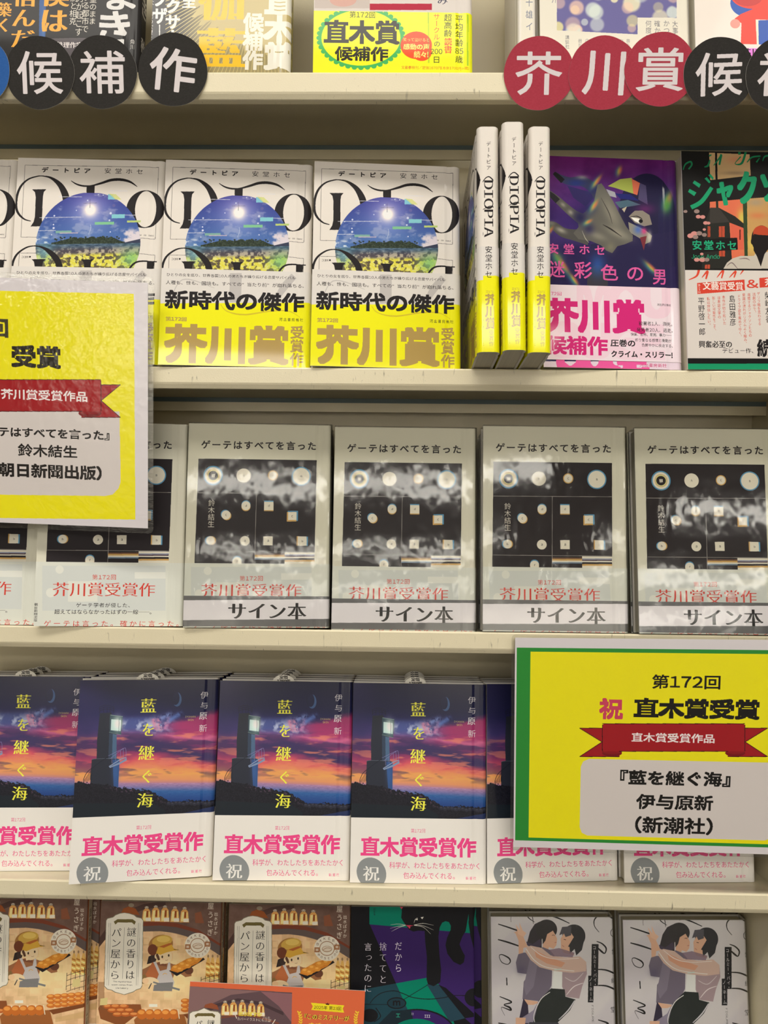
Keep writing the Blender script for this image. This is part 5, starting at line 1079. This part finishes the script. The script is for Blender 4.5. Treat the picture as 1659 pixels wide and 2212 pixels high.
s.text('漫画家・イラストレーター', 520, 430, 712, 470, (216, 196, 60), .03); s.text('出水ぽすか', 510, 460, 712, 515, (216, 196, 60), .04); s.text('さんの', 718, 505, 780, 532, (220, 210, 196), .03); s.text('カバーイラストにも注目!', 498, 505, 790, 568, (220, 210, 196), .03)
s.stroke([(465, 470), (492, 526)], (220, 210, 196), 7); s.stroke([(828, 535), (800, 580)], (220, 210, 196), 7)
s.poly([(1138, 388), (1432, 412), (1418, 440), (1430, 476), (1142, 452), (1156, 420)], (226, 206, 40)); s.text('2025年 第23回', 1165, 410, 1405, 458, (50, 30, 24), .03, 'm'); s.poly([(1270, 406), (1268, 390), (1278, 398), (1286, 386), (1292, 400), (1302, 394), (1298, 408)], (70, 34, 24))
for dx in (-3, 3): s.text('『このミステリーが', 1085+dx, 478, 1475+dx, 556, (84, 34, 20), .06, 'm')
s.text('『このミステリーが', 1085, 478, 1475, 556, (232, 206, 70), .03, 'm'); s.text('すごい!』大賞', 1120, 552, 1450, 640, (232, 206, 70), .03, 'm')
for sg, cx in ((-1, 1040), (1, 1540)):
    for k in range(7):
        y = 470+k*22; x = cx+sg*(k-3)**2*1.5-sg*10; s.ell(x-8, y, 13, 6, (226, 190, 50), 1, rot=50); s.ell(x+8, y+4, 13, 6, (226, 190, 50), 1, rot=-50)
SH['promo'] = s

# ------------------------------------------------------------------ the books
M = {}
for k, (ro, co) in {'island': (.38, .35), 'island_band': (.3, .7), 'island_spine': (.38, .35), 'island_band_spine': (.3, .7), 'diagram': (.5, .0), 'signed': (.45, .2), 'light': (.34, .35), 'light_band': (.4, .1), 'slip': (.6, 0), 'purple': (.36, .5), 'purple_band': (.35, .4),
                    'green': (.4, .4), 'green_band': (.35, .4), 'bakery': (.5, .1), 'bakery_band': (.4, .2), 'bakery_spine': (.5, .1), 'cat': (.5, .1), 'cat_band': (.5, .0), 'cat_spine': (.5, .1), 'pale': (.4, .3), 'pale_band': (.4, .2), 'blackm': (.5, .1), 'blackm_spine': (.5, .1), 'gold': (.4, .3), 'gold_spine': (.4, .3),
                    'club': (.5, 0), 'club_band': (.4, .2), 'bokeh': (.5, 0), 'bokeh_spine': (.5, 0), 'pink': (.5, .1), 'pink_band': (.4, .2), 'promo': (.45, .2)}.items():
    M[k] = print_mat(SH[k], ro, co)
M['diagram_band'] = print_mat(SH['diagram_band'], .55)
WHITE_J = plain('white_jacket', (224, 218, 208), .4); CREAM_J = plain('cream_jacket', (222, 218, 200), .5); NAVY_J = plain('navy_jacket', (34, 34, 66), .4); YEL_J = plain('yellow_band', (240, 228, 20), .3)
WHITE_B = plain('white_band', (232, 228, 222), .45); BLK_J = plain('black_jacket', (24, 23, 23), .4); BLK_B = plain('grey_strip', (104, 104, 106), .4); PUR_J = plain('purple_jacket', (70, 26, 80), .4)
def nstep(p, T, n, dx=0.0, row=None, gap=1.1, W=129):
    """the copy standing n places behind pose p"""
    q = p.world(dx+n*(T+gap)*math.sin(p.yaw), 0, n*(T+gap)); row = min(LIPZ, key=lambda r: abs(LIPZ[r]-q[2]-.2*q[1]))
    return rest(Pose(q[0], q[1], p.yaw, p.lean, p.roll, q[2]-3), row, W, T)
TD = 17.5
proto = make_book('white_novel', 'white novel with a round island photo and yellow band, beside the spine-out copies', 'book', 'white island novels', D3, 129, 186, TD, M['island'], M['island_spine'], WHITE_J, (M['island_band'], M['island_band_spine'], 0, 86))
dup(proto, D2, 'white island novel facing front, second from the spine-out copies', 'white island novels')
dup(proto, D1, 'white island novel facing front with its foot behind the left yellow sign', 'white island novels')
dup(proto, D0, 'white island novel cut by the left edge of the photo', 'white island novels')
for p, l in ((S1, 'white island novel standing spine out, leftmost of the three spines'), (S2, 'white island novel standing spine out, middle of the three spines'), (S3, 'white island novel standing spine out, rightmost next to the purple book')):
    dup(proto, p, l, 'white island novels', spine_out(129))
make_book('purple_novel', 'purple novel with a grey reaching hand and a white band with pink lettering', 'book', None, PB, 120, 186, 18, M['purple'], PUR_J, PUR_J, (M['purple_band'], WHITE_B, 6.5, 71.5))
make_book('green_lettered_novel', 'black novel with large green lettering and a white band, front copy at the right', 'book', 'black novels with green lettering', JB, 114, 190, 18, M['green'], BLK_J, BLK_J, (M['green_band'], WHITE_B, 9.5, 85.5))
g2 = [o for o in COL.objects if o.name.startswith('green_lettered_novel')][0]
dup(g2, on('B', 237.6, 27, .0, .2, 0), 'black novel with green lettering peeking out behind the front copy', 'black novels with green lettering')

# cream diagram novels: wrapped signed copies and two plain ones
GW, GH, GT = 129, 184, 17
pg = make_book('cream_novel', 'cream novel with a dark diagram and no plastic, its top behind the yellow sign', 'book', 'cream diagram novels', G1, GW, GH, GT, M['diagram'], CREAM_J, CREAM_J, (M['diagram_band'], CREAM_J, 0, 57), r=3.0)
dup(pg, G0, 'cream diagram novel cut by the left edge of the photo below the sign', 'cream diagram novels')
ps = make_book('signed_novel', 'plastic-wrapped signed cream novel beside the unwrapped copy', 'book', 'wrapped signed novels', G2, GW, GH, GT, M['diagram'], CREAM_J, CREAM_J, (M['diagram_band'], CREAM_J, 0, 57), r=3.0)
shell('signed_strip', GW, GT, 1.0, 28, .75, .2, [M['signed'], BLK_B, BLK_B, WHITE_STOCK], ps, True, 3.0)
shell('plastic_wrap', GW, GT, -.02, GH+1.0, 1.3, .12, [WRAP, WRAP, WRAP, WRAP], ps, False, 3.0, cap=True)
dup(ps, G3, 'plastic-wrapped signed cream novel, second of the wrapped row from the left', 'wrapped signed novels')
dup(ps, G4, 'plastic-wrapped signed cream novel, third of the wrapped row, right above the green-framed sign corner', 'wrapped signed novels')
dup(ps, G5, 'plastic-wrapped signed cream novel, rightmost of the wrapped row', 'wrapped signed novels')
NTH = ('front', 'second', 'third', 'fourth')
for p, w in ((G2, 'first wrapped'), (G3, 'second wrapped'), (G4, 'third wrapped'), (G5, 'rightmost wrapped')):
    for k in (1, 2): dup(ps, nstep(p, GT, k, -.8*k+(2.4 if p is G4 else 0), gap=2.9), 'wrapped cream novel standing %s behind the %s signed copy' % (('directly', 'two places')[k-1], w), 'wrapped signed novels behind the front ones')

# dusk lighthouse novels in deep stacks with price slips
LW, LH, LT = 128, 184, 15.5
pl_ = make_book('lighthouse_novel', 'lighthouse novel turned askew, jutting over the shelf edge', 'book', 'front lighthouse novels', R1, LW, LH, LT, M['light'], NAVY_J, NAVY_J, (M['light_band'], WHITE_B, 0, 59), r=4.0)
for o in list(pl_.children):
    if o.name.startswith('page_block'): pgb = o
sl = []
P = [(-11, 0)]+[(-11+(11-11*math.cos(math.radians(a))), 7.5*math.sin(math.radians(a))+1.6) for a in range(0, 181, 15)]+[(11, 0)]
n = len(P); v = [(a+60, LT/2-.2, b_+LH-3.6) for a, b_ in P]+[(a+60, LT/2+.1, b_+LH-3.6) for a, b_ in P]
f = [tuple(range(n))[::-1], tuple(range(n, 2*n))]+[(k, (k+1) % n, n+(k+1) % n, n+k) for k in range(n)]
slip = mesh_obj('price_slip', v, f, [M['slip'], WHITE_STOCK], pl_, [0]+[1]*(n+1), [[((v[j][0]-49)/22, (v[j][2]-LH+3.6)/9.4) for j in f[0]]]+[[(0, 0)]*n]+[[(0, 0)]*4]*n)
box('slip_fold', 34, 86, LT/2-3.5, LT/2-.3, LH-1.6, LH-.6, WHITE_STOCK, pl_)
LBL = {0: 'at the left edge of the photo', 1: 'left of the middle', 2: 'second full copy from the left', 3: 'in the middle', 4: 'half hidden by the green-framed sign', 5: 'whose foot shows right under the green-framed sign'}
fronts = {0: 'lighthouse novel cut by the left edge of the photo, behind the askew copy', 2: 'lighthouse novel facing front, right next to the askew copy', 3: 'lighthouse novel facing front, left neighbour of the half hidden copy', 4: 'lighthouse novel half hidden behind the green-framed sign', 5: 'lighthouse novel with only its foot showing below the green-framed sign, at the far right'}
for k, p in ((0, R0), (2, R2), (3, R3), (4, R4), (5, R5)): dup(pl_, p, fronts[k], 'front lighthouse novels', skip=('price_slip', 'slip_fold') if k in (4,) else ())
rear0 = {1: on('D', -290, 12, .10, .212, .015)}
for k, p in ((0, R0), (1, R1), (2, R2), (3, R3), (4, R4), (5, R5)):
    for j in (1, 2, 3):
        if j == 3 and k in (0, 4, 5): continue
        rg = random.Random(k*10+j)
        q = nstep(p, LT, j, rg.uniform(-.3, .3)) if k != 1 else Pose(-298.6+.5*j, -8+j*17.6+rg.uniform(0, .4), .226, .21, .05, floor_z('D', j*17.6)-2)
        rest(q, 'D', LW, LT)
        dup(pl_, q, 'lighthouse novel, %s in the stack %s' % (NTH[j], ('at the left edge', 'behind the askew copy', 'behind the second full cover', 'behind the third full cover', 'behind the sign corner', 'at the far right behind the sign')[k]), 'stacked lighthouse novels behind the front ones')

# bottom shelf
pb = make_book('bakery_novel', 'bakery novel behind the orange promotion card, right of its two fellows', 'book', 'bakery novels', K3, 123, 181, 15, M['bakery'], M['bakery_spine'], plain('brown_jacket', (150, 90, 60), .5), (M['bakery_band'], WHITE_B, 0, 52), r=1.5, hinge=False)
dup(pb, K2, 'bakery novel in the middle of the three, partly behind the promotion card', 'bakery novels'); dup(pb, K1, 'bakery novel cut by the left edge of the photo', 'bakery novels')
for p, l in ((K1, 'left'), (K2, 'middle')):
    q = nstep(p, 15, 1, 7 if p is K1 else 0); dup(pb, q, 'bakery novel standing behind the %s front copy' % l, 'bakery novels behind the front ones')
q = make_book('cat_novel', 'dark purple and green novel with a black cat, facing front', 'book', 'black cat novels', C1, 124, 181, 15, M['cat'], M['cat_spine'], BLK_J, (M['cat_band'], BLK_B, 0, 52), r=1.5, hinge=False)
dup(q, nstep(C1, 15, 1, 9), 'black cat novel standing behind, showing only its right edge', 'black cat novels')
pp = make_book('pale_novel', 'pale wrapped novel with two dancing figures beside the black cat book', 'book', 'pale dancer novels', L1, 123, 173, 14, M['pale'], plain('pale_jacket', (206, 202, 206), .4), plain('pale_jacket', (206, 202, 206), .4), (M['pale_band'], YEL_J, 0, 52), r=2, hinge=False)
shell('plastic_wrap', 123, 14, -.02, 174, .9, .12, [WRAP, WRAP, WRAP, WRAP], pp, False, 3.0, cap=True)
dup(pp, L2, 'pale wrapped novel with two dancing figures, rightmost on the bottom shelf', 'pale dancer novels')
for p, l in ((L1, 'left'), (L2, 'right')): dup(pp, nstep(p, 14, 1, 0, gap=2.6), 'pale wrapped novel standing behind the %s front copy' % l, 'pale dancer novels behind')
e = empty('promotion_card', 'orange promotion card with a small bakery picture, standing before the bakery novels', 'card'); place(e, PC)
v = [(x, y, z) for y in (0, .7) for x, z in ((0, 0), (173, 0), (173, 108), (0, 108))]
mesh_obj('printed_front', v, [(0, 1, 2, 3), (7, 6, 5, 4), (0, 4, 5, 1), (1, 5, 6, 2), (2, 6, 7, 3), (3, 7, 4, 0)], [M['promo'], WHITE_STOCK], e, [0, 1, 1, 1, 1, 1], [[(0, 0), (1, 0), (1, 1), (0, 1)]]+[[(0, 0)]*4]*5)
mesh_obj('easel_back', [(70, .75, 90), (100, .75, 90), (70, 7, 6), (100, 7, 6), (70, 1.4, 91), (100, 1.4, 91), (70, 7.7, 6.3), (100, 7.7, 6.3)], [(0, 1, 3, 2), (6, 7, 5, 4), (0, 2, 6, 4), (1, 5, 7, 3), (2, 3, 7, 6), (0, 4, 5, 1)], [WHITE_STOCK], e)

# top display shelf
make_book('black_mystery_novel', 'black novel with orange brush lettering and a blue stripe at the upper left', 'book', None, T0, 129, 186, 19, M['blackm'], M['blackm_spine'], BLK_J)
make_book('gold_ray_novel', 'black and gold novel with burst rays and yellow lettering behind the tilted badge', 'book', None, T2, 115, 186, 20, M['gold'], M['gold_spine'], BLK_J)
make_book('reading_club_novel', 'pale novel with a lime yellow band carrying a green scalloped oval', 'book', None, T3, 131, 186, 18, M['club'], WHITE_J, WHITE_J, (M['club_band'], YEL_J, 0, 54))
make_book('bokeh_novel', 'white novel with a photo of blurred lights behind the crimson badges', 'book', None, T4, 123, 186, 17, M['bokeh'], WHITE_J, WHITE_J, r=3)
bn = make_book('white_spine_book', 'white book standing spine out left of the blurred lights cover', 'book', None, T4s, 76, 186, 15, WHITE_J, M['bokeh_spine'], WHITE_J, extra=spine_out(76), r=3)
make_book('pink_band_novel', 'white novel with a red and blue figure and a pink band at the upper right', 'book', None, T5, 118, 186, 18, M['pink'], WHITE_J, WHITE_J, (M['pink_band'], WHITE_B, 0, 21))
